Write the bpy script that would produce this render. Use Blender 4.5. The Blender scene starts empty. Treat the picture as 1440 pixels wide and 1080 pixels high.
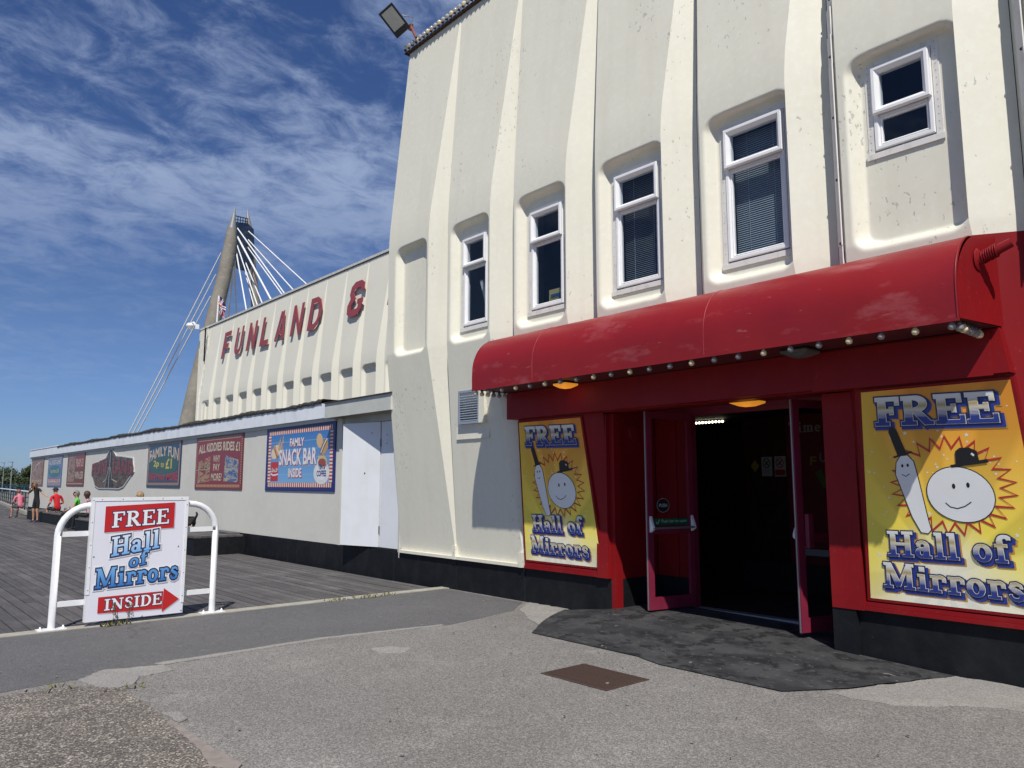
import bpy, math, random
from math import sin, cos, pi, radians, sqrt, atan2
from mathutils import Vector, Matrix
random.seed(7)
SC = bpy.context.scene
COL = SC.collection

# ------------------------------------------------------------------ camera
# X runs along the hall front, Y goes into the building, Z is up; the photographer stands at the origin
EYE = 1.6
PITCH = 7.36
FWD = Vector((-0.75493, 0.65581, 0.0))
RGT = Vector((0.65581, 0.75493, 0.0))
cam_d = bpy.data.cameras.new('camera')
cam = bpy.data.objects.new('camera', cam_d)
COL.objects.link(cam)
cam.location = (0, 0, EYE)
cam.rotation_euler = (radians(90 + PITCH), 0, radians(49.02))
cam_d.sensor_width = 36
cam_d.lens = 27.0
cam_d.clip_start = 0.05
cam_d.clip_end = 6000
SC.camera = cam

def far(px, py, dist):
    """a place in the landscape seen in that direction, dist metres ahead"""
    c, s = cos(radians(PITCH)), sin(radians(PITCH))
    x, y, z = px - 720, 1080.0, 540 - py
    f = c * y - s * z
    up = s * y + c * z
    k = dist / f
    return FWD * dist + RGT * (x * k) + Vector((0, 0, EYE + up * k))

# ------------------------------------------------------------------ sky and sun
SUN = Vector((0.60, -0.48, 1.0)).normalized()
SUN_EL = math.asin(SUN.z)
world = bpy.data.worlds.new('World')
SC.world = world
world.use_nodes = True
wn = world.node_tree
wn.nodes.clear()
W = wn.nodes.new
wo = W('ShaderNodeOutputWorld'); bg = W('ShaderNodeBackground')
sky = W('ShaderNodeTexSky'); sky.sky_type = 'NISHITA'; sky.sun_disc = False
sky.sun_elevation = SUN_EL
sky.sun_rotation = atan2(SUN.x, SUN.y)
sky.altitude = 0; sky.air_density = 1.0; sky.dust_density = 0.2; sky.ozone_density = 1.5
bg.inputs['Strength'].default_value = 0.10
tc = W('ShaderNodeTexCoord'); sep = W('ShaderNodeSeparateXYZ')
wn.links.new(tc.outputs['Generated'], sep.inputs[0])
def wm(op, a, b=None, clamp=False):
    n = W('ShaderNodeMath'); n.operation = op; n.use_clamp = clamp
    for i, v in enumerate((a, b)):
        if v is None: continue
        if isinstance(v, (int, float)): n.inputs[i].default_value = v
        else: wn.links.new(v, n.inputs[i])
    return n.outputs[0]
zc = wm('MAXIMUM', sep.outputs[2], 0.0)
den = wm('ADD', zc, 0.24)
cx_ = wm('DIVIDE', sep.outputs[0], den); cy_ = wm('DIVIDE', sep.outputs[1], den)
comb = W('ShaderNodeCombineXYZ'); wn.links.new(cx_, comb.inputs[0]); wn.links.new(cy_, comb.inputs[1])
mp = W('ShaderNodeMapping'); mp.inputs['Rotation'].default_value = (0, 0, radians(-18)); mp.inputs['Scale'].default_value = (1.0, 0.7, 1)
mp.inputs['Location'].default_value = (0.55, 0.1, 0)
wn.links.new(comb.outputs[0], mp.inputs[0])
def wnoise(scale, detail, rough, dist=0.0, off=0.0):
    n = W('ShaderNodeTexNoise'); n.inputs['Scale'].default_value = scale; n.inputs['Detail'].default_value = detail
    n.inputs['Roughness'].default_value = rough; n.inputs['Distortion'].default_value = dist
    if off:
        m2 = W('ShaderNodeMapping'); m2.inputs['Location'].default_value = (off, off * 0.7, off)
        wn.links.new(mp.outputs[0], m2.inputs[0]); wn.links.new(m2.outputs[0], n.inputs['Vector'])
    else: wn.links.new(mp.outputs[0], n.inputs['Vector'])
    return n.outputs['Fac']
big = wnoise(0.8, 3, 0.5, 0.3, 3.1)
fine = wnoise(13.0, 8, 0.66, 0.45)
mid = wnoise(3.4, 5, 0.6, 0.5, 9.0)
m1 = wm('ADD', wm('MULTIPLY', big, 0.9), wm('MULTIPLY', fine, 0.85))
m1 = wm('ADD', m1, wm('MULTIPLY', mid, 0.65))
bz = wm('DIVIDE', wm('SUBTRACT', sep.outputs[2], 0.325), 0.055)
band_ = wm('POWER', 2.718, wm('MULTIPLY', wm('MULTIPLY', bz, bz), -1.0))
m1 = wm('ADD', m1, wm('MULTIPLY', band_, 0.20))
mr = W('ShaderNodeMapRange'); mr.inputs['From Min'].default_value = 1.12; mr.inputs['From Max'].default_value = 1.56
mr.inputs['To Max'].default_value = 0.92; mr.interpolation_type = 'SMOOTHSTEP'
wn.links.new(m1, mr.inputs[0])
fade = W('ShaderNodeMapRange'); fade.inputs['From Min'].default_value = 0.22; fade.inputs['From Max'].default_value = 0.36
fade.inputs['To Min'].default_value = 0.30
wn.links.new(sep.outputs[2], fade.inputs[0])
cm = wm('MULTIPLY', mr.outputs[0], fade.outputs[0])
mix = W('ShaderNodeMix'); mix.data_type = 'RGBA'
wn.links.new(cm, mix.inputs['Factor'])
tint = W('ShaderNodeValToRGB'); el_ = tint.color_ramp.elements; el_.new(0.2); el_.new(0.6)
for i_, (p_, c_) in enumerate(((0.0, (0.33, 0.48, 0.86)), (0.2, (0.42, 0.51, 0.74)), (0.6, (0.36, 0.50, 0.80)), (1.0, (0.40, 0.52, 0.80)))): el_[i_].position = p_; el_[i_].color = (*c_, 1)
wn.links.new(sep.outputs[2], tint.inputs[0])
tm = W('ShaderNodeMix'); tm.data_type = 'RGBA'; tm.blend_type = 'MULTIPLY'; tm.inputs['Factor'].default_value = 1.0
wn.links.new(sky.outputs[0], tm.inputs['A']); wn.links.new(tint.outputs[0], tm.inputs['B'])
wn.links.new(tm.outputs['Result'], mix.inputs['A'])
mix.inputs['B'].default_value = (3.3, 4.15, 6.1, 1)
wn.links.new(mix.outputs['Result'], bg.inputs[0]); wn.links.new(bg.outputs[0], wo.inputs[0])

sd = bpy.data.lights.new('sun', 'SUN'); sd.energy = 4.75; sd.angle = radians(0.53); sd.color = (1.0, 0.955, 0.88)
so = bpy.data.objects.new('sun', sd); COL.objects.link(so)
so.rotation_euler = SUN.to_track_quat('Z', 'Y').to_euler()
SC.view_settings.view_transform = 'Standard'; SC.view_settings.look = 'None'
SC.view_settings.exposure = 0.0; SC.view_settings.gamma = 1.0
SC.view_settings.use_curve_mapping = False

# ------------------------------------------------------------------ materials
def mat(name, col, rough=0.6, noise=None, bump=None, spec=None, metal=0.0, var=None):
    """noise=(scale, colour2, lo, hi[, stretch]); bump=(scale, strength, distance)"""
    m = bpy.data.materials.new(name); m.use_nodes = True
    nt = m.node_tree; b = nt.nodes['Principled BSDF']
    b.inputs['Base Color'].default_value = (*col, 1); b.inputs['Roughness'].default_value = rough
    b.inputs['Metallic'].default_value = metal
    if spec is not None: b.inputs['Specular IOR Level'].default_value = spec
    N = nt.nodes.new; L = nt.links.new
    t = N('ShaderNodeTexCoord'); src = t.outputs['Object']
    out = None
    if noise:
        for k, ns in enumerate(noise if isinstance(noise, list) else [noise]):
            sc, c2, lo, hi = ns[:4]
            vec = src
            if len(ns) > 4:
                mm = N('ShaderNodeMapping'); mm.inputs['Scale'].default_value = ns[4]; L(src, mm.inputs[0]); vec = mm.outputs[0]
            n = N('ShaderNodeTexNoise'); n.inputs['Scale'].default_value = sc; n.inputs['Detail'].default_value = 6
            n.inputs['Roughness'].default_value = 0.62
            L(vec, n.inputs['Vector'])
            r = N('ShaderNodeMapRange'); r.inputs['From Min'].default_value = lo; r.inputs['From Max'].default_value = hi
            L(n.outputs['Fac'], r.inputs[0])
            mx = N('ShaderNodeMix'); mx.data_type = 'RGBA'; L(r.outputs[0], mx.inputs['Factor'])
            if out is None: mx.inputs['A'].default_value = (*col, 1)
            else: L(out, mx.inputs['A'])
            mx.inputs['B'].default_value = (*c2, 1)
            out = mx.outputs['Result']
    if var:
        g = N('ShaderNodeNewGeometry'); oi = N('ShaderNodeObjectInfo')
        ad = N('ShaderNodeMath'); ad.operation = 'ADD'; L(g.outputs['Random Per Island'], ad.inputs[0]); L(oi.outputs['Random'], ad.inputs[1])
        fr = N('ShaderNodeMath'); fr.operation = 'FRACT'; L(ad.outputs[0], fr.inputs[0])
        r = N('ShaderNodeMapRange'); r.inputs['To Min'].default_value = 1 - var; r.inputs['To Max'].default_value = 1 + var
        L(fr.outputs[0], r.inputs[0])
        hs = N('ShaderNodeHueSaturation'); L(r.outputs[0], hs.inputs['Value'])
        if out is None: hs.inputs['Color'].default_value = (*col, 1)
        else: L(out, hs.inputs['Color'])
        out = hs.outputs[0]
    if out is not None: L(out, b.inputs['Base Color'])
    if bump:
        last = None
        for bs in (bump if isinstance(bump, list) else [bump]):
            n = N('ShaderNodeTexNoise'); n.inputs['Scale'].default_value = bs[0]; n.inputs['Detail'].default_value = 5
            if len(bs) > 3:
                mm = N('ShaderNodeMapping'); mm.inputs['Scale'].default_value = bs[3]; L(src, mm.inputs[0]); L(mm.outputs[0], n.inputs['Vector'])
            else: L(src, n.inputs['Vector'])
            bp = N('ShaderNodeBump'); bp.inputs['Strength'].default_value = bs[1]; bp.inputs['Distance'].default_value = bs[2]
            L(n.outputs['Fac'], bp.inputs['Height'])
            if last: L(last, bp.inputs['Normal'])
            last = bp.outputs[0]
        L(last, b.inputs['Normal'])
    return m

def chips(m, scale=26.0, th=0.2, col=(0.50, 0.49, 0.43)):
    """flaked paint: small grey scars in clusters, slightly sunk"""
    nt = m.node_tree; N = nt.nodes.new; L = nt.links.new; b = nt.nodes['Principled BSDF']
    t = N('ShaderNodeTexCoord')
    mm = N('ShaderNodeMapping'); mm.inputs['Scale'].default_value = (1.0, 1.0, 0.55); L(t.outputs['Object'], mm.inputs[0])
    n1 = N('ShaderNodeTexNoise'); n1.inputs['Scale'].default_value = scale; n1.inputs['Detail'].default_value = 4; L(mm.outputs[0], n1.inputs['Vector'])
    n2 = N('ShaderNodeTexNoise'); n2.inputs['Scale'].default_value = 0.9; n2.inputs['Detail'].default_value = 2; L(t.outputs['Object'], n2.inputs['Vector'])
    a = N('ShaderNodeMath'); a.operation = 'MULTIPLY_ADD'; L(n2.outputs['Fac'], a.inputs[0]); a.inputs[1].default_value = 0.55; L(n1.outputs['Fac'], a.inputs[2])
    r = N('ShaderNodeMapRange'); r.inputs['From Min'].default_value = 1.005; r.inputs['From Max'].default_value = 1.02; L(a.outputs[0], r.inputs[0])
    mx = N('ShaderNodeMix'); mx.data_type = 'RGBA'; L(r.outputs[0], mx.inputs['Factor'])
    old = b.inputs['Base Color']
    if old.is_linked: L(old.links[0].from_socket, mx.inputs['A'])
    else: mx.inputs['A'].default_value = old.default_value
    mx.inputs['B'].default_value = (*col, 1)
    L(mx.outputs['Result'], b.inputs['Base Color'])
    inv = N('ShaderNodeMath'); inv.operation = 'SUBTRACT'; inv.inputs[0].default_value = 1; L(r.outputs[0], inv.inputs[1])
    bp = N('ShaderNodeBump'); bp.inputs['Strength'].default_value = 0.7; bp.inputs['Distance'].default_value = 0.003
    L(inv.outputs[0], bp.inputs['Height'])
    if b.inputs['Normal'].is_linked: L(b.inputs['Normal'].links[0].from_socket, bp.inputs['Normal'])
    L(bp.outputs[0], b.inputs['Normal'])
    return m

def streaks(m, col, amount=0.3, scale=(3.0, 3.0, 0.22)):
    nt = m.node_tree; N = nt.nodes.new; L = nt.links.new; b = nt.nodes['Principled BSDF']
    t = N('ShaderNodeTexCoord'); mm = N('ShaderNodeMapping'); mm.inputs['Scale'].default_value = scale; L(t.outputs['Object'], mm.inputs[0])
    n1 = N('ShaderNodeTexNoise'); n1.inputs['Scale'].default_value = 2.2; n1.inputs['Detail'].default_value = 5; L(mm.outputs[0], n1.inputs['Vector'])
    r = N('ShaderNodeMapRange'); r.inputs['From Min'].default_value = 0.5; r.inputs['From Max'].default_value = 0.8; r.inputs['To Max'].default_value = amount; L(n1.outputs['Fac'], r.inputs[0])
    mx = N('ShaderNodeMix'); mx.data_type = 'RGBA'; L(r.outputs[0], mx.inputs['Factor'])
    old = b.inputs['Base Color']
    if old.is_linked: L(old.links[0].from_socket, mx.inputs['A'])
    else: mx.inputs['A'].default_value = old.default_value
    mx.inputs['B'].default_value = (*col, 1); L(mx.outputs['Result'], b.inputs['Base Color'])
    return m

def wear(m, crack=0.5, dark=(0.06, 0.06, 0.06), gum=(0.11, 0.11, 0.11), scale=0.55):
    """hairline cracks, trodden gum and drips"""
    nt = m.node_tree; N = nt.nodes.new; L = nt.links.new; b = nt.nodes['Principled BSDF']
    t = N('ShaderNodeTexCoord'); nz = N('ShaderNodeTexNoise'); nz.inputs['Scale'].default_value = 2.5; nz.inputs['Detail'].default_value = 5; L(t.outputs['Object'], nz.inputs['Vector'])
    vm = N('ShaderNodeVectorMath'); vm.operation = 'MULTIPLY_ADD'; L(nz.outputs['Color'], vm.inputs[0]); vm.inputs[1].default_value = (.5, .5, .5); L(t.outputs['Object'], vm.inputs[2])
    v = N('ShaderNodeTexVoronoi'); v.feature = 'DISTANCE_TO_EDGE'; v.inputs['Scale'].default_value = scale; L(vm.outputs[0], v.inputs['Vector'])
    lt = N('ShaderNodeMapRange'); lt.inputs['From Min'].default_value = 0.0025; lt.inputs['From Max'].default_value = 0.006; lt.inputs['To Min'].default_value = 1; lt.inputs['To Max'].default_value = 0; L(v.outputs['Distance'], lt.inputs[0])
    n2 = N('ShaderNodeTexNoise'); n2.inputs['Scale'].default_value = 0.5; L(t.outputs['Object'], n2.inputs['Vector'])
    r2 = N('ShaderNodeMapRange'); r2.inputs['From Min'].default_value = 0.48; r2.inputs['From Max'].default_value = 0.56; r2.inputs['To Max'].default_value = crack; L(n2.outputs['Fac'], r2.inputs[0])
    f1 = N('ShaderNodeMath'); f1.operation = 'MULTIPLY'; L(lt.outputs[0], f1.inputs[0]); L(r2.outputs[0], f1.inputs[1])
    v2 = N('ShaderNodeTexVoronoi'); v2.inputs['Scale'].default_value = 2.6; L(t.outputs['Object'], v2.inputs['Vector'])
    g1 = N('ShaderNodeMapRange'); g1.inputs['From Min'].default_value = 0.045; g1.inputs['From Max'].default_value = 0.07; g1.inputs['To Min'].default_value = 0.6; g1.inputs['To Max'].default_value = 0; L(v2.outputs['Distance'], g1.inputs[0])
    for f, c in ((f1.outputs[0], dark), (g1.outputs[0], gum)):
        mx = N('ShaderNodeMix'); mx.data_type = 'RGBA'; L(f, mx.inputs['Factor']); old = b.inputs['Base Color']
        L(old.links[0].from_socket, mx.inputs['A']); mx.inputs['B'].default_value = (*c, 1); L(mx.outputs['Result'], b.inputs['Base Color'])
    return m

def speckle(m, scale, cols, amt=1.0):
    """stone aggregate: cells of differing tone"""
    nt = m.node_tree; N = nt.nodes.new; L = nt.links.new; b = nt.nodes['Principled BSDF']
    t = N('ShaderNodeTexCoord'); v = N('ShaderNodeTexVoronoi'); v.inputs['Scale'].default_value = scale; L(t.outputs['Object'], v.inputs['Vector'])
    s = N('ShaderNodeSeparateColor'); L(v.outputs['Color'], s.inputs[0])
    r = N('ShaderNodeValToRGB'); el = r.color_ramp.elements
    while len(el) < len(cols): el.new(0.5)
    for i, (p, c) in enumerate(cols): el[i].position = p; el[i].color = (c, c, c, 1)
    L(s.outputs[0], r.inputs[0])
    mx = N('ShaderNodeMix'); mx.data_type = 'RGBA'; mx.blend_type = 'MULTIPLY'; mx.inputs['Factor'].default_value = amt
    old = b.inputs['Base Color']
    if old.is_linked: L(old.links[0].from_socket, mx.inputs['A'])
    else: mx.inputs['A'].default_value = old.default_value
    L(r.outputs[0], mx.inputs['B']); L(mx.outputs['Result'], b.inputs['Base Color'])
    bp = N('ShaderNodeBump'); bp.inputs['Strength'].default_value = 0.5; bp.inputs['Distance'].default_value = 0.004
    L(v.outputs['Distance'], bp.inputs['Height']); bp.invert = True
    L(bp.outputs[0], b.inputs['Normal'])
    return m

CREAM = (0.74, 0.715, 0.59)
M = {}
M['cream'] = streaks(chips(mat('cream_render', CREAM, 0.55, noise=[(1.1, (0.70, 0.68, 0.56), 0.35, 0.75), (14, (0.77, 0.75, 0.65), 0.45, 0.8)],
                     bump=[(2.2, 0.10, 0.02), (55, 0.12, 0.003)])), (0.60, 0.56, 0.45), 0.34, (2.2, 2.2, 0.16))
M['cream_far'] = streaks(mat('cream_panel', (0.74, 0.715, 0.60), 0.6, noise=[(0.7, (0.70, 0.68, 0.58), 0.35, 0.75)], bump=(6, 0.2, 0.02)), (0.66, 0.61, 0.47), 0.2)
M['board'] = streaks(mat('painted_board', (0.66, 0.645, 0.57), 0.55, noise=[(0.8, (0.60, 0.59, 0.52), 0.4, 0.75), (5, (0.71, 0.69, 0.61), 0.5, 0.85)],
                     bump=[(1.3, 0.3, 0.02), (30, 0.12, 0.004)]), (0.70, 0.68, 0.60), 0.3)
M['white_fascia'] = streaks(mat('white_fascia', (0.80, 0.83, 0.86), 0.4, noise=(3, (0.66, 0.68, 0.69), 0.45, 0.8), bump=(2, 0.2, 0.02)), (0.55, 0.52, 0.45), 0.2)
M['white_door'] = streaks(mat('white_door_paint', (0.76, 0.78, 0.80), 0.45, noise=(2, (0.70, 0.71, 0.70), 0.45, 0.8), bump=(3, 0.25, 0.01)), (0.6, 0.58, 0.52), 0.15)
M['lintel'] = streaks(mat('lintel_paint', (0.56, 0.57, 0.52), 0.6, noise=(3, (0.46, 0.47, 0.43), 0.4, 0.75), bump=(5, 0.2, 0.01)), (0.4, 0.38, 0.32), 0.25)
M['upvc'] = mat('white_window_plastic', (0.82, 0.82, 0.81), 0.28, noise=(6, (0.74, 0.75, 0.76), 0.5, 0.8))
M['trim'] = mat('grubby_white_trim', (0.72, 0.70, 0.66), 0.5, noise=(12, (0.48, 0.45, 0.38), 0.5, 0.85, (1, 1, 0.4)), bump=(30, 0.1, 0.003))
M['black'] = streaks(mat('black_bitumen_paint', (0.008, 0.009, 0.011), 0.55, spec=0.2, noise=[(6, (0.016, 0.016, 0.018), 0.45, 0.8), (25, (0.09, 0.09, 0.085), 0.71, 0.77)],
                 bump=[(4, 0.5, 0.02), (35, 0.3, 0.004)]), (0.035, 0.035, 0.036), 0.35, (1.5, 1.5, 0.6))
M['felt'] = mat('roof_felt', (0.03, 0.028, 0.026), 0.9, noise=(9, (0.07, 0.065, 0.06), 0.4, 0.8), bump=(18, 0.7, 0.03))
M['red'] = streaks(mat('red_gloss_paint', (0.245, 0.008, 0.010), 0.45, spec=0.2, noise=[(1.6, (0.19, 0.008, 0.012), 0.35, 0.75), (26, (0.33, 0.03, 0.03), 0.62, 0.75)],
               bump=[(2.0, 0.25, 0.012), (60, 0.1, 0.002)]), (0.30, 0.04, 0.035), 0.2, (2, 2, 0.5))
M['awning'] = mat('red_vinyl', (0.262, 0.012, 0.013), 0.42, spec=0.35, noise=[(1.4, (0.22, 0.010, 0.016), 0.35, 0.7), (2.3, (0.36, 0.10, 0.105), 0.56, 0.78, (0.6, 1.2, 1.6)), (7, (0.42, 0.17, 0.17), 0.66, 0.80, (0.5, 1.5, 2.2)), (45, (0.48, 0.25, 0.24), 0.74, 0.78)],
                  bump=[(1.2, 0.45, 0.03), (3.5, 0.22, 0.012), (50, 0.12, 0.002)])
M['magenta'] = mat('worn_crimson_door_paint', (0.20, 0.018, 0.045), 0.4, noise=[(3, (0.155, 0.013, 0.033), 0.4, 0.7), (40, (0.32, 0.12, 0.15), 0.66, 0.75)], bump=(30, 0.15, 0.002))
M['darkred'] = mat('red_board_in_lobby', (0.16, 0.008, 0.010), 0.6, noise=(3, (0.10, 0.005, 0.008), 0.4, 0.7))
M['wood'] = mat('brown_panelling', (0.055, 0.022, 0.010), 0.45, noise=(5, (0.02, 0.009, 0.005), 0.35, 0.7, (3, 3, 0.4)))
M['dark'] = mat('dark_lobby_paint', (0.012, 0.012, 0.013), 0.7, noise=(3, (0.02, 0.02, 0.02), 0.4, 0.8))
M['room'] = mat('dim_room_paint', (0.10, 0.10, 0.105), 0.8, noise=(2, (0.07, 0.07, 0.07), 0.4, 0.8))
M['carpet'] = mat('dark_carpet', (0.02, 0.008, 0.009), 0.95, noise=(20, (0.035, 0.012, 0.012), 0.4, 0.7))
M['blind'] = mat('grey_blind_slat', (0.42, 0.46, 0.48), 0.5, noise=(3, (0.36, 0.39, 0.41), 0.4, 0.8))
M['white'] = mat('white_enamel', (0.78, 0.79, 0.80), 0.35, noise=[(7, (0.70, 0.70, 0.69), 0.5, 0.8), (60, (0.40, 0.32, 0.22), 0.76, 0.80)], bump=(40, 0.1, 0.002))
M['signwhite'] = mat('white_sign_face', (0.74, 0.75, 0.82), 0.3, noise=(1.5, (0.70, 0.71, 0.77), 0.4, 0.8))
M['steel'] = mat('galvanised_steel', (0.38, 0.40, 0.41), 0.45, metal=0.7, noise=(9, (0.30, 0.31, 0.32), 0.4, 0.8))
M['bluegrey'] = mat('blue_grey_louvre', (0.26, 0.31, 0.38), 0.5, noise=(9, (0.20, 0.24, 0.30), 0.4, 0.8))
M['rust'] = mat('rusty_cast_iron', (0.055, 0.033, 0.026), 0.8, noise=(20, (0.085, 0.05, 0.038), 0.4, 0.8), bump=(60, 0.3, 0.003))
M['rustred'] = mat('rusty_bracket', (0.25, 0.07, 0.04), 0.7, noise=(30, (0.12, 0.04, 0.03), 0.4, 0.8))
M['blackplastic'] = mat('black_plastic', (0.015, 0.016, 0.02), 0.4, noise=(8, (0.03, 0.03, 0.032), 0.4, 0.8))
M['greyglass'] = mat('frosted_lens', (0.42, 0.42, 0.38), 0.25, noise=(5, (0.36, 0.36, 0.33), 0.4, 0.8))
M['concrete_leg'] = mat('weathered_concrete', (0.27, 0.245, 0.20), 0.8, noise=[(0.25, (0.17, 0.155, 0.13), 0.35, 0.7), (1.5, (0.33, 0.30, 0.25), 0.5, 0.85)], bump=(2, 0.3, 0.1))
M['tipmetal'] = mat('zinc_cap', (0.22, 0.23, 0.225), 0.5, metal=0.2, noise=(0.6, (0.33, 0.34, 0.33), 0.4, 0.8))
M['navy'] = mat('navy_steel', (0.02, 0.04, 0.07), 0.5, noise=(0.8, (0.03, 0.055, 0.09), 0.4, 0.8))
M['cable'] = mat('white_cable', (0.75, 0.76, 0.77), 0.4, noise=(0.5, (0.68, 0.69, 0.7), 0.4, 0.8))
M['letter'] = mat('faded_red_letter', (0.30, 0.055, 0.062), 0.5, noise=(3, (0.26, 0.045, 0.055), 0.4, 0.75))
M['plank'] = mat('weathered_plank', (0.090, 0.084, 0.083), 0.85, noise=[(3.0, (0.066, 0.061, 0.060), 0.4, 0.65, (0.35, 6, 1)), (9, (0.17, 0.16, 0.155), 0.56, 0.75, (0.25, 5, 1)), (1.3, (0.125, 0.117, 0.113), 0.5, 0.7)],
                 bump=[(14, 0.6, 0.006, (0.25, 6, 1)), (60, 0.3, 0.002)], var=0.22)
M['void'] = mat('dark_gap', (0.01, 0.01, 0.01), 0.9, noise=(5, (0.015, 0.014, 0.013), 0.4, 0.8))
M['kerb'] = mat('pale_concrete_edge', (0.36, 0.34, 0.28), 0.9, noise=[(5, (0.27, 0.25, 0.20), 0.4, 0.7), (40, (0.42, 0.40, 0.35), 0.5, 0.7)], bump=(40, 0.5, 0.006))
M['asphalt'] = speckle(mat('worn_light_asphalt', (0.245, 0.232, 0.215), 0.9, noise=[(0.55, (0.212, 0.200, 0.184), 0.38, 0.62), (2.0, (0.290, 0.274, 0.252), 0.54, 0.72), (7, (0.205, 0.194, 0.179), 0.57, 0.74)]), 115, [(0.0, 0.45), (0.35, 0.72), (0.7, 0.95), (1.0, 1.35)])
M['asphalt_dark'] = speckle(mat('dark_asphalt', (0.125, 0.122, 0.122), 0.9, noise=[(0.9, (0.105, 0.103, 0.104), 0.35, 0.7), (9, (0.145, 0.14, 0.138), 0.5, 0.8)]), 150, [(0.0, 0.6), (0.4, 0.85), (0.8, 1.05), (1.0, 1.5)])
M['aggregate'] = speckle(mat('exposed_pebble_concrete', (0.20, 0.176, 0.148), 0.9, noise=[(1.2, (0.145, 0.128, 0.11), 0.35, 0.7), (4, (0.27, 0.235, 0.20), 0.5, 0.8)]), 95, [(0.0, 0.30), (0.4, 0.62), (0.78, 1.0), (1.0, 2.4)])
wear(M['asphalt'], 0.22); wear(M['asphalt_dark'], 0.5, (0.05, 0.05, 0.05), (0.2, 0.2, 0.19), 0.4)
M['apron'] = mat('black_painted_apron', (0.022, 0.023, 0.026), 0.75, noise=[(1.8, (0.050, 0.051, 0.053), 0.42, 0.60, (1, 1.6, 1)), (5.0, (0.010, 0.010, 0.011), 0.53, 0.60), (13, (0.085, 0.085, 0.082), 0.58, 0.68, (1, 1.5, 1)), (2.6, (0.17, 0.165, 0.15), 0.655, 0.69, (1, 2.2, 1)), (38, (0.14, 0.14, 0.13), 0.67, 0.70)],
                 bump=[(3, 0.5, 0.02), (90, 0.35, 0.003)])
M['palepatch'] = speckle(mat('pale_mortar', (0.32, 0.302, 0.275), 0.9, noise=[(3, (0.26, 0.247, 0.228), 0.38, 0.62), (12, (0.36, 0.34, 0.305), 0.5, 0.8), (0.9, (0.27, 0.258, 0.243), 0.45, 0.6)]), 130, [(0.0, 0.6), (0.5, 0.95), (0.9, 1.1), (1.0, 1.3)])
M['farground'] = mat('sandy_ground', (0.19, 0.17, 0.13), 0.95, noise=[(0.05, (0.10, 0.11, 0.06), 0.4, 0.6), (0.6, (0.22, 0.2, 0.16), 0.4, 0.7)])
M['weed'] = mat('dry_weed', (0.16, 0.14, 0.05), 0.8, noise=(30, (0.10, 0.12, 0.03), 0.4, 0.7))
M['leaf'] = mat('tree_leaf', (0.035, 0.055, 0.018), 0.6, noise=(0.4, (0.055, 0.075, 0.025), 0.4, 0.7), var=0.35)
M['bark'] = mat('bark', (0.09, 0.07, 0.05), 0.9, noise=(4, (0.05, 0.04, 0.03), 0.4, 0.7))
M['railblue'] = mat('blue_rail_paint', (0.03, 0.10, 0.17), 0.5, noise=(2, (0.02, 0.07, 0.13), 0.4, 0.7))
M['raildark'] = mat('dark_blue_rail', (0.02, 0.03, 0.05), 0.5, noise=(2, (0.03, 0.045, 0.07), 0.4, 0.7))

def glass(name, tint=(0.9, 0.95, 1.0), refl=1.0):
    m = bpy.data.materials.new(name); m.use_nodes = True; nt = m.node_tree; nt.nodes.clear()
    o = nt.nodes.new('ShaderNodeOutputMaterial'); mx = nt.nodes.new('ShaderNodeMixShader'); tr = nt.nodes.new('ShaderNodeBsdfTransparent'); g = nt.nodes.new('ShaderNodeBsdfGlossy')
    fr = nt.nodes.new('ShaderNodeMath'); fr.operation = 'MULTIPLY_ADD'; fr.inputs[1].default_value = 0.96; fr.inputs[2].default_value = 0.045
    lw = nt.nodes.new('ShaderNodeLayerWeight'); lw.inputs[0].default_value = 0.5; pw = nt.nodes.new('ShaderNodeMath'); pw.operation = 'POWER'; pw.inputs[1].default_value = 5.0
    nt.links.new(lw.outputs['Facing'], pw.inputs[0]); nt.links.new(pw.outputs[0], fr.inputs[0])
    ml = nt.nodes.new('ShaderNodeMath'); ml.operation = 'MULTIPLY'; ml.inputs[1].default_value = 1.6 * refl; ml.use_clamp = True
    nz = nt.nodes.new('ShaderNodeTexNoise'); nz.inputs['Scale'].default_value = 1.1
    bp = nt.nodes.new('ShaderNodeBump'); bp.inputs['Strength'].default_value = 0.05; bp.inputs['Distance'].default_value = 0.05
    tcn = nt.nodes.new('ShaderNodeTexCoord'); nt.links.new(tcn.outputs['Object'], nz.inputs['Vector'])
    nt.links.new(nz.outputs['Fac'], bp.inputs['Height']); nt.links.new(bp.outputs[0], g.inputs['Normal'])
    tr.inputs[0].default_value = (*tint, 1); g.inputs['Roughness'].default_value = 0.02
    nt.links.new(fr.outputs[0], ml.inputs[0]); nt.links.new(ml.outputs[0], mx.inputs[0]); nt.links.new(tr.outputs[0], mx.inputs[1]); nt.links.new(g.outputs[0], mx.inputs[2]); nt.links.new(mx.outputs[0], o.inputs[0])
    return m
M['glass'] = glass('window_glass', (0.75, 0.82, 0.88))
M['doorglass'] = glass('door_glass', (0.86, 0.86, 0.88), 0.7)

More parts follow.
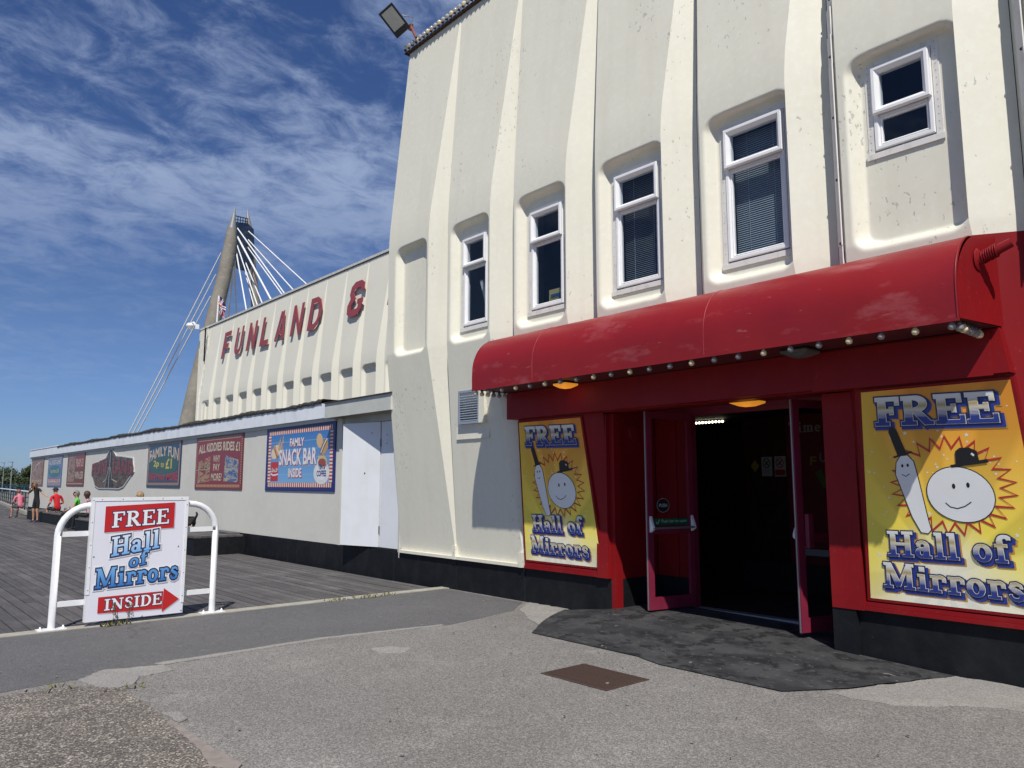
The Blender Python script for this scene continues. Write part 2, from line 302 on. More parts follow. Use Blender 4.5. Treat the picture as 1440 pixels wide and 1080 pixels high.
def emit(name, col, s):
    m = bpy.data.materials.new(name); m.use_nodes = True; b = m.node_tree.nodes['Principled BSDF']
    b.inputs['Base Color'].default_value = (*col, 1); b.inputs['Emission Color'].default_value = (*col, 1); b.inputs['Emission Strength'].default_value = s
    return m
M['orange_lamp'] = emit('lit_orange_diffuser', (0.85, 0.33, 0.03), 0.55)
M['led'] = emit('lit_led', (1.0, 0.9, 0.65), 6.0)
M['grey_lamp'] = mat('unlit_grey_diffuser', (0.11, 0.11, 0.10), 0.4, noise=(5, (0.08, 0.08, 0.07), 0.4, 0.7))
M['bulb_clear'] = mat('clear_bulb', (0.55, 0.54, 0.50), 0.08, noise=(60, (0.30, 0.29, 0.27), 0.45, 0.6), spec=0.9)
M['bulb_warm'] = mat('warm_bulb', (0.85, 0.72, 0.42), 0.08, noise=(60, (0.5, 0.4, 0.22), 0.5, 0.62), spec=0.9)
M['bulb_dark'] = mat('smoky_bulb', (0.30, 0.28, 0.25), 0.08, noise=(60, (0.16, 0.16, 0.17), 0.45, 0.6), spec=0.9)
M['socket'] = mat('dark_lamp_socket', (0.05, 0.035, 0.03), 0.6, noise=(30, (0.02, 0.02, 0.02), 0.4, 0.7))

FLAT = {}
def flat(r, g, b, rough=0.35, name=None):
    k = (r, g, b)
    if k not in FLAT:
        FLAT[k] = mat(name or 'printed_ink', (r, g, b), rough, noise=(3, (r * 0.93, g * 0.93, b * 0.93), 0.4, 0.8))
    return FLAT[k]

def attr_mat(name, build, rough=0.35):
    """ink whose colour follows the print coordinates stored on the mesh (s, t, height in the letter)"""
    m = bpy.data.materials.new(name); m.use_nodes = True; nt = m.node_tree; b = nt.nodes['Principled BSDF']
    b.inputs['Roughness'].default_value = rough
    a = nt.nodes.new('ShaderNodeAttribute'); a.attribute_name = 'st'
    sp = nt.nodes.new('ShaderNodeSeparateXYZ'); nt.links.new(a.outputs['Vector'], sp.inputs[0])
    nt.links.new(build(nt, sp), b.inputs['Base Color'])
    return m
def ramp(nt, fac, stops, interp='LINEAR'):
    r = nt.nodes.new('ShaderNodeValToRGB'); r.color_ramp.interpolation = interp; el = r.color_ramp.elements
    while len(el) < len(stops): el.new(0.5)
    for i, (p, c) in enumerate(stops): el[i].position = p; el[i].color = (*c, 1)
    nt.links.new(fac, r.inputs[0]); return r.outputs[0]
def mth(nt, op, a, b=None):
    n = nt.nodes.new('ShaderNodeMath'); n.operation = op
    for i, v in enumerate((a, b)):
        if v is None: continue
        if isinstance(v, (int, float)): n.inputs[i].default_value = v
        else: nt.links.new(v, n.inputs[i])
    return n.outputs[0]
def chrome(nt, sp):
    base = ramp(nt, sp.outputs[2], [(0, (0.025, 0.045, 0.25)), (0.25, (0.025, 0.045, 0.25)), (0.28, (0.62, 0.62, 0.60)), (0.52, (0.66, 0.62, 0.50)), (0.66, (0.42, 0.33, 0.14)), (0.84, (0.72, 0.72, 0.68)), (1, (0.76, 0.77, 0.76))])
    st = mth(nt, 'FRACT', mth(nt, 'MULTIPLY', sp.outputs[2], 22.0))
    thr = nt.nodes.new('ShaderNodeMapRange'); thr.inputs['From Min'].default_value = 0.24; thr.inputs['From Max'].default_value = 0.52; thr.inputs['To Min'].default_value = 0.8; thr.inputs['To Max'].default_value = 0.1
    nt.links.new(sp.outputs[2], thr.inputs[0])
    ls = mth(nt, 'LESS_THAN', st, thr.outputs[0])
    lo = mth(nt, 'LESS_THAN', sp.outputs[2], 0.52)
    f = mth(nt, 'MULTIPLY', ls, lo)
    mx = nt.nodes.new('ShaderNodeMix'); mx.data_type = 'RGBA'; nt.links.new(f, mx.inputs['Factor']); nt.links.new(base, mx.inputs['A']); mx.inputs['B'].default_value = (0.025, 0.045, 0.25, 1)
    return mx.outputs['Result']
M['chrome'] = attr_mat('banded_blue_and_silver_ink', chrome)
def sunburst(nt, sp):
    base = ramp(nt, sp.outputs[1], [(0, (0.92, 0.90, 0.70)), (0.12, (0.93, 0.84, 0.30)), (0.30, (0.92, 0.77, 0.10)), (0.55, (0.91, 0.58, 0.08)), (0.8, (0.84, 0.37, 0.04)), (1, (0.84, 0.31, 0.03))])
    x = mth(nt, 'SUBTRACT', sp.outputs[0], 0.45); y = mth(nt, 'SUBTRACT', sp.outputs[1], 0.13)
    ang = mth(nt, 'ARCTAN2', y, x)
    w = mth(nt, 'SINE', mth(nt, 'MULTIPLY', ang, 11.0))
    rr = ramp(nt, mth(nt, 'ADD', mth(nt, 'MULTIPLY', w, 1.6), 0.5), [(0, (0.88, 0.88, 0.88)), (1, (1.08, 1.08, 1.08))])
    mx = nt.nodes.new('ShaderNodeMix'); mx.data_type = 'RGBA'; mx.blend_type = 'MULTIPLY'; mx.inputs['Factor'].default_value = 1
    nt.links.new(base, mx.inputs['A']); nt.links.new(rr, mx.inputs['B'])
    # pale glow printed around the lettering, yellow down the left side
    d = mth(nt, 'SQRT', mth(nt, 'ADD', mth(nt, 'MULTIPLY', x, x), mth(nt, 'MULTIPLY', mth(nt, 'MULTIPLY', y, y), 2.5)))
    g = nt.nodes.new('ShaderNodeMapRange'); g.inputs['From Min'].default_value = 0.10; g.inputs['From Max'].default_value = 0.42; g.inputs['To Min'].default_value = 0.75; g.inputs['To Max'].default_value = 0.0
    nt.links.new(d, g.inputs[0])
    m2 = nt.nodes.new('ShaderNodeMix'); m2.data_type = 'RGBA'; nt.links.new(g.outputs[0], m2.inputs['Factor']); nt.links.new(mx.outputs['Result'], m2.inputs['A']); m2.inputs['B'].default_value = (0.90, 0.90, 0.82, 1)
    lf = nt.nodes.new('ShaderNodeMapRange'); lf.inputs['From Min'].default_value = 0.0; lf.inputs['From Max'].default_value = 0.25; lf.inputs['To Min'].default_value = 0.55; lf.inputs['To Max'].default_value = 0.0
    nt.links.new(sp.outputs[0], lf.inputs[0])
    m3 = nt.nodes.new('ShaderNodeMix'); m3.data_type = 'RGBA'; nt.links.new(lf.outputs[0], m3.inputs['Factor']); nt.links.new(m2.outputs['Result'], m3.inputs['A']); m3.inputs['B'].default_value = (0.88, 0.70, 0.08, 1)
    return m3.outputs['Result']
M['sunburst'] = attr_mat('sunburst_print', sunburst, 0.25)
M['bluegrad'] = attr_mat('pale_blue_letter', lambda nt, sp: ramp(nt, sp.outputs[2], [(0, (0.18, 0.42, 0.78)), (0.9, (0.66, 0.78, 0.88))]))
M['bluegrad2'] = attr_mat('blue_letter', lambda nt, sp: ramp(nt, sp.outputs[2], [(0, (0.03, 0.17, 0.50)), (0.9, (0.16, 0.40, 0.72))]))
M['snackblue'] = attr_mat('snack_bar_blue', lambda nt, sp: ramp(nt, sp.outputs[1], [(0, (0.22, 0.44, 0.70)), (1, (0.02, 0.14, 0.42))]))
def check(nt, sp):
    a = mth(nt, 'LESS_THAN', mth(nt, 'FRACT', mth(nt, 'MULTIPLY', sp.outputs[0], 34.0)), 0.5)
    return ramp(nt, a, [(0, (0.72, 0.66, 0.55)), (1, (0.50, 0.05, 0.04))], 'CONSTANT')
M['gingham'] = attr_mat('gingham_border_print', check)
def checkv(nt, sp):
    a = mth(nt, 'LESS_THAN', mth(nt, 'FRACT', mth(nt, 'MULTIPLY', sp.outputs[1], 20.0)), 0.5)
    return ramp(nt, a, [(0, (0.72, 0.66, 0.55)), (1, (0.50, 0.05, 0.04))], 'CONSTANT')
M['ginghamv'] = attr_mat('gingham_side_print', checkv)
def mosaic(c1, c2, c3, sc):
    def f(nt, sp):
        cb = nt.nodes.new('ShaderNodeCombineXYZ'); nt.links.new(sp.outputs[0], cb.inputs[0]); nt.links.new(sp.outputs[1], cb.inputs[1])
        v = nt.nodes.new('ShaderNodeTexNoise'); v.inputs['Scale'].default_value = sc; v.inputs['Detail'].default_value = 4; v.inputs['Distortion'].default_value = 1.5; nt.links.new(cb.outputs[0], v.inputs['Vector'])
        return ramp(nt, v.outputs['Fac'], [(0.34, c1), (0.47, c2), (0.55, c3), (0.68, c1)])
    return f
M['photo_a'] = attr_mat('faded_ride_photo', mosaic((0.05, 0.04, 0.04), (0.40, 0.30, 0.18), (0.36, 0.06, 0.04), 9))
M['photo_b'] = attr_mat('faded_blue_ride_photo', mosaic((0.05, 0.09, 0.20), (0.50, 0.42, 0.26), (0.10, 0.17, 0.36), 11))
M['photo_c'] = attr_mat('dark_brown_photo', mosaic((0.035, 0.025, 0.02), (0.16, 0.10, 0.06), (0.06, 0.035, 0.03), 8))
M['photo_d'] = attr_mat('tan_photo', mosaic((0.12, 0.07, 0.05), (0.38, 0.25, 0.18), (0.20, 0.10, 0.08), 7))

# ------------------------------------------------------------------ mesh building
class MB:
    def __init__(s): s.v = []; s.f = []; s.m = []; s.st = {}; s.sm = []
    def add(s, vs, fs, mi=0, st=None, smooth=False):
        o = len(s.v); s.v += [tuple(p) for p in vs]
        if st:
            for i, t in enumerate(st): s.st[o + i] = t
        for f in fs: s.f.append(tuple(o + i for i in f)); s.m.append(mi); s.sm.append(smooth)
    def quad(s, a, b, c, d, mi=0, st=None): s.add([a, b, c, d], [(0, 1, 2, 3)], mi, st)
    def box(s, x0, x1, y0, y1, z0, z1, mi=0):
        vs = [(x0, y0, z0), (x1, y0, z0), (x1, y1, z0), (x0, y1, z0), (x0, y0, z1), (x1, y0, z1), (x1, y1, z1), (x0, y1, z1)]
        s.add(vs, [(3, 2, 1, 0), (4, 5, 6, 7), (0, 1, 5, 4), (1, 2, 6, 5), (2, 3, 7, 6), (3, 0, 4, 7)], mi)
    def obox(s, c, ax, ay, az, hx, hy, hz, mi=0):
        c, ax, ay, az = Vector(c), Vector(ax).normalized(), Vector(ay).normalized(), Vector(az).normalized(); vs = []
        for k in (-1, 1):
            for (i, j) in ((-1, -1), (1, -1), (1, 1), (-1, 1)): vs.append(c + ax * hx * i + ay * hy * j + az * hz * k)
        s.add(vs, [(3, 2, 1, 0), (4, 5, 6, 7), (0, 1, 5, 4), (1, 2, 6, 5), (2, 3, 7, 6), (3, 0, 4, 7)], mi)
    def tube(s, pts, r, n=12, mi=0, caps=True, smooth=True):
        pts = [Vector(p) for p in pts]; rr = r if isinstance(r, (list, tuple)) else [r] * len(pts)
        d0 = (pts[1] - pts[0]).normalized(); ref = Vector((0, 0, 1)) if abs(d0.z) < 0.9 else Vector((1, 0, 0))
        a = d0.cross(ref).normalized(); vs = []; fs = []
        for i, p in enumerate(pts):
            d = (pts[min(i + 1, len(pts) - 1)] - pts[max(i - 1, 0)]).normalized()
            a = (a - d * a.dot(d)).normalized(); b = d.cross(a)
            for k in range(n): t = 2 * pi * k / n; vs.append(p + (a * cos(t) + b * sin(t)) * rr[i])
        for i in range(len(pts) - 1):
            for k in range(n): fs.append((i * n + k, i * n + (k + 1) % n, (i + 1) * n + (k + 1) % n, (i + 1) * n + k))
        s.add(vs, fs, mi, None, smooth)
        if caps:
            o = len(vs) - n
            s.add(vs[:n], [tuple(range(n - 1, -1, -1))], mi); s.add(vs[o:], [tuple(range(n))], mi)
    def lathe(s, c, prof, n=14, mi=0, axis=(0, 0, 1), smooth=True):
        ax = Vector(axis).normalized(); ref = Vector((0, 0, 1)) if abs(ax.z) < 0.9 else Vector((1, 0, 0)); a = ax.cross(ref).normalized(); b = ax.cross(a)
        vs = []; fs = []; c = Vector(c)
        for (r, h) in prof:
            for k in range(n): t = 2 * pi * k / n; vs.append(c + ax * h + (a * cos(t) + b * sin(t)) * r)
        for i in range(len(prof) - 1):
            for k in range(n): fs.append((i * n + k, i * n + (k + 1) % n, (i + 1) * n + (k + 1) % n, (i + 1) * n + k))
        s.add(vs, fs, mi, None, smooth)
    def ring(s, u0, u1, z0, z1, prof, mi=0):
        """mitred rectangular frame; prof = [(inset, y), ...]"""
        vs = []; fs = []
        for (i, y) in prof: vs += [(u0 + i, y, z0 + i), (u1 - i, y, z0 + i), (u1 - i, y, z1 - i), (u0 + i, y, z1 - i)]
        for k in range(len(prof) - 1):
            for j in range(4): fs.append((k * 4 + j, k * 4 + (j + 1) % 4, (k + 1) * 4 + (j + 1) % 4, (k + 1) * 4 + j))
        s.add(vs, fs, mi)
    def prism(s, poly, z0, z1, mi=0, side=None):
        n = len(poly); vs = [(x, y, z0) for x, y in poly] + [(x, y, z1) for x, y in poly]
        s.add(vs, [tuple(range(n, 2 * n))], mi)
        s.add(vs, [(i, (i + 1) % n, n + (i + 1) % n, n + i) for i in range(n)], mi if side is None else side)
    def build(s, name, mats, parent=None, **props):
        me = bpy.data.meshes.new(name); me.from_pydata(s.v, [], s.f); 
        if not isinstance(mats, (list, tuple)): mats = [mats]
        for m_ in mats: me.materials.append(m_)
        me.polygons.foreach_set('material_index', s.m); me.polygons.foreach_set('use_smooth', s.sm)
        if s.st:
            at = me.attributes.new('st', 'FLOAT_VECTOR', 'POINT'); buf = [0.0] * (3 * len(s.v))
            for i, t in s.st.items(): buf[3 * i:3 * i + 3] = t
            at.data.foreach_set('vector', buf)
        me.update()
        o = bpy.data.objects.new(name, me); COL.objects.link(o)
        if parent: o.parent = parent
        for k, v_ in props.items(): o[k] = v_
        return o
def place(name, me, parent, loc=(0, 0, 0), rz=0, sc=None):
    o = bpy.data.objects.new(name, me); COL.objects.link(o); o.location = loc; o.rotation_euler = (0, 0, rz)
    if parent: o.parent = parent
    if sc: o.scale = sc
    return o
def thing(name, label, cat, loc=(0, 0, 0), group=None):
    o = bpy.data.objects.new(name, None); COL.objects.link(o); o.location = loc; o.empty_display_size = 0.2
    o['label'] = label; o['category'] = cat
    if group: o['group'] = group
    return o
def kid(mb, name, mats, parent, **p):
    """build a part given in world coordinates under a thing that stands anywhere"""
    o = mb.build(name, mats, parent, **p)
    off = Vector((0, 0, 0)); q = parent
    while q: off += q.location; q = q.parent
    if off.length > 0: o.location = -off
    return o
def rag(poly, step=0.12, amp=0.02, seed=1):
    """ragged outline for broken edges of surfacing"""
    r = random.Random(seed); out = []
    for i in range(len(poly)):
        a = Vector((*poly[i][:2], 0)); b = Vector((*poly[(i + 1) % len(poly)][:2], 0)); L_ = (b - a).length
        keep = len(poly[i]) > 2
        n = 1 if keep else max(1, int(L_ / step)); nn = Vector((-(b - a).y, (b - a).x, 0)).normalized()
        for k in range(n):
            p = a + (b - a) * (k / n); 
            if k: p += nn * r.uniform(-amp, amp)
            out.append((p.x, p.y))
    return out

# ------------------------------------------------------------------ lettering
def arc(cx, cy, rx, ry, a0, a1, w, w2=None, n=10):
    """w at the sides of the bowl, w2 at top and bottom"""
    w2 = w if w2 is None else w2; out = []
    for i in range(n + 1):
        a = radians(a0 + (a1 - a0) * i / n)
        out.append((cx + rx * cos(a), cy + ry * sin(a), w2 + (w - w2) * abs(cos(a))))
    return out
def ln(x0, y0, x1, y1, w): return [(x0, y0, w), (x1, y1, w)]
def sf(x, y, l=0.36, w=0.10): return ln(x - l / 2, y, x + l / 2, y, w)
def slab_glyph(c):
    S = 0.05; T_ = 0.95
    if c == 'F': return 0.78, [ln(.22, 0, .22, 1, .20), sf(.22, S, .42), ln(.04, T_, .72, T_, .10), ln(.70, .99, .70, .74, .09), ln(.2, .52, .52, .52, .09), ln(.52, .64, .52, .40, .08)]
    if c == 'E': return 0.84, [ln(.22, 0, .22, 1, .20), ln(.04, T_, .74, T_, .10), ln(.72, .99, .72, .74, .09), ln(.2, .52, .55, .52, .09), ln(.55, .64, .55, .40, .08), ln(.04, S, .80, S, .10), ln(.77, .0, .77, .27, .09)]
    if c == 'R': return 0.94, [ln(.22, 0, .22, 1, .20), sf(.22, S, .42), ln(.04, T_, .42, T_, .10), arc(.40, .735, .27, .215, 90, -90, .19, .10), ln(.2, .52, .42, .52, .09), [(.42, .5, .17), (.62, .25, .19), (.76, .05, .19)], sf(.80, S, .24)]
    if c == 'H': return 1.02, [ln(.22, 0, .22, 1, .20), ln(.80, 0, .80, 1, .20), sf(.22, S, .42), sf(.80, S, .42), sf(.22, T_, .42), sf(.80, T_, .42), ln(.2, .5, .8, .5, .10)]
    if c == 'I': return 0.50, [ln(.25, 0, .25, 1, .20), sf(.25, S, .44), sf(.25, T_, .44)]
    if c == 'N': return 1.02, [ln(.20, 0, .20, 1, .10), ln(.82, 0, .82, 1, .10), sf(.20, S, .34), sf(.82, T_, .34), ln(.04, T_, .26, T_, .10), ln(.20, .96, .82, .04, .20)]
    if c == 'D': return 0.94, [ln(.22, 0, .22, 1, .20), ln(.04, S, .45, S, .10), ln(.04, T_, .45, T_, .10), arc(.42, .5, .37, .45, 90, -90, .20, .10, 14)]
    if c == 'S': return 0.72, [[(.60, .72, .08), (.60, .84, .09), (.50, .93, .10), (.34, .95, .12), (.18, .86, .18), (.16, .71, .20), (.30, .58, .20), (.46, .47, .20), (.57, .33, .20), (.55, .16, .18), (.40, .05, .12), (.24, .06, .10), (.13, .16, .09), (.12, .30, .08)]]
    if c == 'M': return 1.28, [ln(.20, 0, .20, 1, .12), ln(1.04, 0, 1.04, 1, .20), sf(.20, S, .36), sf(1.04, S, .42), ln(.04, T_, .3, T_, .10), ln(.98, T_, 1.22, T_, .10), ln(.24, .96, .62, .10, .20), ln(.62, .10, 1.0, .96, .11)]
    if c == 'T': return 0.88, [ln(.44, 0, .44, 1, .20), sf(.44, S, .42), ln(.04, T_, .84, T_, .10), ln(.06, .99, .06, .72, .09), ln(.82, .99, .82, .72, .09)]
    if c == 'W': return 1.3, [ln(.2, 1, .42, .04, .2), ln(.42, .04, .64, .9, .11), ln(.64, .9, .86, .04, .2), ln(.86, .04, 1.1, 1, .11), sf(.2, T_, .36), sf(1.1, T_, .3)]
    if c == 'a': return 0.70, [arc(.27, .20, .15, .15, 0, 360, .17, .10, 14), ln(.47, 0, .47, .46, .18), arc(.31, .46, .17, .15, 0, 165, .16, .11), ln(.47, .05, .64, .05, .10), ln(.16, .44, .16, .52, .12)]
    if c == 'l': return 0.44, [ln(.22, 0, .22, 1, .19), sf(.22, S, .40), ln(.05, T_, .22, T_, .10)]
    if c == 'o': return 0.70, [arc(.35, .32, .22, .27, 0, 360, .19, .10, 18)]
    if c == 'f': return 0.56, [ln(.24, 0, .24, .80, .19), arc(.42, .78, .18, .17, 180, 35, .17, .11), ln(.55, .84, .55, .90, .13), sf(.24, S, .40), ln(.06, .62, .48, .62, .10)]
    if c == 'i': return 0.44, [ln(.22, 0, .22, .64, .19), sf(.22, S, .40), ln(.05, .60, .22, .60, .09), [(.22, .76, .19), (.22, .93, .19)]]
    if c == 'r': return 0.62, [ln(.22, 0, .22, .64, .19), sf(.22, S, .42), ln(.05, .60, .22, .60, .09), arc(.42, .42, .18, .18, 165, 40, .12, .13), ln(.55, .42, .55, .56, .13)]
    if c == 's': return 0.58, [[(.48, .46, .09), (.46, .56, .10), (.34, .61, .12), (.20, .58, .15), (.15, .48, .17), (.24, .39, .17), (.38, .32, .17), (.47, .23, .17), (.44, .10, .15), (.32, .04, .12), (.18, .06, .11), (.11, .14, .10), (.10, .22, .09)]]
    if c == 'm': return 1.1, [ln(.2, 0, .2, .64, .18), sf(.2, S, .34), ln(.05, .60, .2, .60, .09), arc(.37, .44, .17, .16, 180, 0, .16, .11), ln(.54, .46, .54, 0, .18), sf(.54, S, .3), arc(.71, .44, .17, .16, 180, 0, .16, .11), ln(.88, .46, .88, 0, .18), sf(.9, S, .3)]
    if c == 'e': return 0.64, [arc(.32, .32, .20, .27, 0, 320, .17, .10, 16), ln(.14, .34, .52, .34, .09)]
    if c == 'u': return 0.78, [ln(.2, .2, .2, .64, .18), arc(.36, .2, .16, .15, 180, 360, .16, .1), ln(.52, 0, .52, .64, .18), ln(.05, .6, .2, .6, .09), ln(.4, .6, .52, .6, .09), ln(.52, .05, .7, .05, .1)]
    if c == 'n': return 0.78, [ln(.2, 0, .2, .64, .18), sf(.2, S, .34), ln(.05, .60, .2, .60, .09), arc(.37, .44, .17, .16, 180, 0, .16, .11), ln(.54, .46, .54, 0, .18), sf(.56, S, .34)]
    return 0.35, []
def block_glyph(c):
    w = .17; h = w / 2
    if c == 'F': return 0.72, [ln(h, 0, h, 1, w), ln(0, 1 - h, .70, 1 - h, w), ln(0, .46, .58, .46, w)]
    if c == 'U': return 0.84, [[(h, 1, w), (h, .30, w), (.14, .17, w), (.25, h, w), (.57, h, w), (.68, .17, w), (.72, .30, w), (.72, 1, w)]]
    if c == 'N': return 0.86, [ln(h, 0, h, 1, w), ln(.76, 0, .76, 1, w), ln(.12, .93, .74, .07, w)]
    if c == 'L': return 0.72, [ln(h, 0, h, 1, w), ln(0, h, .70, h, w)]
    if c == 'A': return 0.86, [ln(.10, 0, .38, .97, w), ln(.76, 0, .48, .97, w), ln(.2, .27, .66, .27, .16)]
    if c == 'D': return 0.84, [ln(h, 0, h, 1, w), [(0, 1 - h, w), (.45, 1 - h, w), (.62, .82, w), (.72, .66, w), (.72, .34, w), (.62, .18, w), (.45, h, w), (0, h, w)]]
    if c == '&': return 0.90, [[(.74, .70, .2), (.74, .84, .2), (.62, .9, .2), (.30, .9, .2), (.17, .82, .2), (.15, .68, .2), (.22, .57, .2), (.34, .52, .18), (.20, .46, .2), (.10, .32, .2), (.12, .16, .2), (.24, .10, .2), (.58, .10, .2), (.70, .18, .2), (.72, .36, .2), (.72, .44, .2)], ln(.55, .40, .86, .40, .14)]
    return 0.4, []
def strip(pts, e):
    """thick polyline; e grows it on all sides"""
    n = len(pts); L_ = []; R_ = []
    closed = (abs(pts[0][0] - pts[-1][0]) < 1e-4 and abs(pts[0][1] - pts[-1][1]) < 1e-4)
    for i in range(n):
        a = pts[max(i - 1, 0)]; b = pts[min(i + 1, n - 1)]
        if closed and i in (0, n - 1): a = pts[n - 2]; b = pts[1]
        dx, dy = b[0] - a[0], b[1] - a[1]; l = sqrt(dx * dx + dy * dy) or 1; dx /= l; dy /= l
        x, y, w = pts[i]
        if not closed and i == 0: x -= dx * e; y -= dy * e
        if not closed and i == n - 1: x += dx * e; y += dy * e
        h = w / 2 + e
        L_.append((x - dy * h, y + dx * h)); R_.append((x + dy * h, y - dx * h))
    return L_, R_
def strokes(text, glyph, gap=0.04):
    x = 0; out = []
    for c in text:
        if c == ' ': x += 0.42; continue
        w, st = glyph(c)
        for s_ in st: out.append([(px + x, py, pw) for px, py, pw in s_])
        x += w + gap
    return out, max(x - gap, 0.01)

BF = {}
def bfont(text, bold=0.0):
    key = (text, bold)
    if key in BF: return BF[key]
    cu = bpy.data.curves.new('lettering', 'FONT'); cu.body = text; cu.offset = bold; cu.resolution_u = 3; cu.fill_mode = 'FRONT'
    ob = bpy.data.objects.new('lettering', cu); COL.objects.link(ob)
    dg = bpy.context.evaluated_depsgraph_get(); ev = ob.evaluated_get(dg); me = ev.to_mesh()
    vs = [(v.co.x, v.co.y) for v in me.vertices]; fs = [tuple(p.vertices) for p in me.polygons]
    ev.to_mesh_clear(); bpy.data.objects.remove(ob); bpy.data.curves.remove(cu)
    x0 = min(v[0] for v in vs); x1 = max(v[0] for v in vs); y0 = min(v[1] for v in vs); y1 = max(v[1] for v in vs)
    vs = [((x - x0) / (x1 - x0), (y - y0) / (y1 - y0)) for x, y in vs]
    BF[key] = (vs, fs); return BF[key]

class Sheet:
    """a printed face: unit coordinates s,t on the quad bl, br, tl, tr, lifted by thin layers towards the viewer"""
    def __init__(self, bl, br, tl, tr, mats):
        self.c = [Vector(p) for p in (bl, br, tl, tr)]; self.n = (self.c[1] - self.c[0]).cross(self.c[2] - self.c[0]).normalized()
        self.mb = MB(); self.mats = mats; self.k = 0
    def P(self, s, t, h=0.0):
        a = self.c[0].lerp(self.c[1], s); b = self.c[2].lerp(self.c[3], s); return a.lerp(b, t) + self.n * h
    def poly(self, pts, mi, h, gy=0.5):
        self.mb.add([self.P(s, t, h) for s, t in pts], [tuple(range(len(pts)))], mi, [(s, t, gy) for s, t in pts])
    def rect(self, s0, t0, s1, t1, mi, h, n=1):
        for i in range(n):
            a = s0 + (s1 - s0) * i / n; b = s0 + (s1 - s0) * (i + 1) / n
            self.poly([(a, t0), (b, t0), (b, t1), (a, t1)], mi, h)
    def ell(self, cs, ct, rs, rt, mi, h, n=28, rot=0.0):
        self.poly([(cs + rs * cos(2 * pi * i / n) * cos(rot) - rt * sin(2 * pi * i / n) * sin(rot) * 0.6, ct + rt * sin(2 * pi * i / n) * cos(rot) + rs * cos(2 * pi * i / n) * sin(rot) * 0.6) for i in range(n)], mi, h)
    def slab(self, text, s0, t0, s1, h_t, mi, h, e=0.0, off=(0, 0), rise=0.0, glyph=slab_glyph, warp=None):
        st, w = strokes(text, glyph); q = 0
        for sk in st:
            L_, R_ = strip(sk, e); n = len(L_); vs = []; at = []
            for (x, y) in L_ + R_:
                s = s0 + (s1 - s0) * x / w + off[0]; t = t0 + h_t * y + rise * x / w + off[1]
                if warp: s, t = warp(s, t, y)
                vs.append(self.P(s, t, h + q)); at.append((s, t, min(max(y, 0), 1)))
            self.mb.add(vs, [(n + i, n + i + 1, i + 1, i) for i in range(n - 1)], mi, at); q += 0.00006
    def text(self, text, s0, t0, s1, t1, mi, h, bold=0.02, warp=None, shear=0.0):
        vs, fs = bfont(text, bold); P_ = []; at = []
        for (x, y) in vs:
            s = s0 + (s1 - s0) * (x + shear * (y - 0.5)); t = t0 + (t1 - t0) * y
            if warp: s, t = warp(s, t, y)
            P_.append(self.P(s, t, h)); at.append((s, t, y))
        self.mb.add(P_, fs, mi, at)
    def line(self, pts, w, mi, h):
        """w in s units; keeps its width on the real sheet"""
        asp = (self.c[1] - self.c[0]).length / (self.c[2] - self.c[0]).length
        L_, R_ = strip([(s * asp, t, w * asp) for s, t in pts], 0); n = len(L_)
        P_ = [(x / asp, y) for x, y in L_ + R_]
        self.mb.add([self.P(s, t, h) for s, t in P_], [(n + i, n + i + 1, i + 1, i) for i in range(n - 1)], mi, [(s, t, .5) for s, t in P_])
    def build(self, name, parent): return kid(self.mb, name, self.mats, parent)

# ------------------------------------------------------------------ ground, deck, surfacing
g = MB(); g.quad((-2500, -2500, -0.35), (2500, -2500, -0.35), (2500, 2500, -0.35), (-2500, 2500, -0.35))
g.build('ground', M['farground'], kind='structure')
g = MB(); g.prism([(-9.73, -22), (24, -22), (24, 7.18), (-9.73, 7.18)], -0.3, 0.0)
pav = g.build('pavement', M['asphalt'], kind='structure')
r_ = [(-9.73, -6, 0), (-7.7, -6, 0), (-7.2, 0.9), (-7.25, 1.15), (-7.33, 1.95), (-7.47, 3.9), (-7.28, 5.4), (-7.55, 6.6), (-7.98, 7.12), (-9.73, 7.12)]
g = MB(); g.prism(rag(r_, 0.1, 0.012, 3), -0.05, 0.004); g.build('asphalt_patch', M['asphalt_dark'], kind='structure')
g = MB(); g.prism(rag([(-7.5, -6), (-3.2, -6), (-3.9, 0.6), (-4.45, 1.78), (-5.0, 1.8), (-6.0, 1.82), (-6.75, 1.8), (-7.0, 1.55), (-7.08, 0.9)], 0.07, 0.012, 5), -0.05, 0.012)
g.build('pebble_concrete_slab', M['aggregate'], kind='structure')
ap = rag([(-6.30, 5.75), (-5.1, 5.80), (-4.2, 5.56), (-3.32, 5.60), (-3.0, 6.1), (-2.72, 6.85), (-2.6, 7.17), (-6.9, 7.17), (-7.15, 7.10), (-6.75, 6.4)], 0.1, 0.012, 8)
def rise(u, v):
    def lerp(x, a, b): return max(0.0, min(1.0, (x - a) / (b - a)))
    r = 0.095 * lerp(u, -7.1, -6.35) * (1 - 0.40 * lerp(u, -5.8, -3.7)) * (1 - lerp(u, -3.7, -2.7))
    t = lerp(v, 5.75, 7.25); return 0.009 + r * t * t * (3 - 2 * t)
g = MB()
def rows(u_rng, v0, v1, nv, nu):
    vs = []; fs = []
    for i in range(nv + 1):
        v = v0 + (v1 - v0) * i / nv; a, b = u_rng(v)
        for j in range(nu + 1): u = a + (b - a) * j / nu; vs.append((u, v, rise(u, v)))
    for i in range(nv):
        for j in range(nu): q = i * (nu + 1) + j; fs.append((q, q + 1, q + nu + 2, q + nu + 1))
    g.add(vs, fs, 0, None, True)
def apu(v):
    xs = []
    for i in range(len(ap)):
        (x0, y0), (x1, y1) = ap[i], ap[(i + 1) % len(ap)]
        if (y0 - v) * (y1 - v) <= 0 and abs(y1 - y0) > 1e-9: xs.append(x0 + (x1 - x0) * (v - y0) / (y1 - y0))
    return min(xs), max(xs)
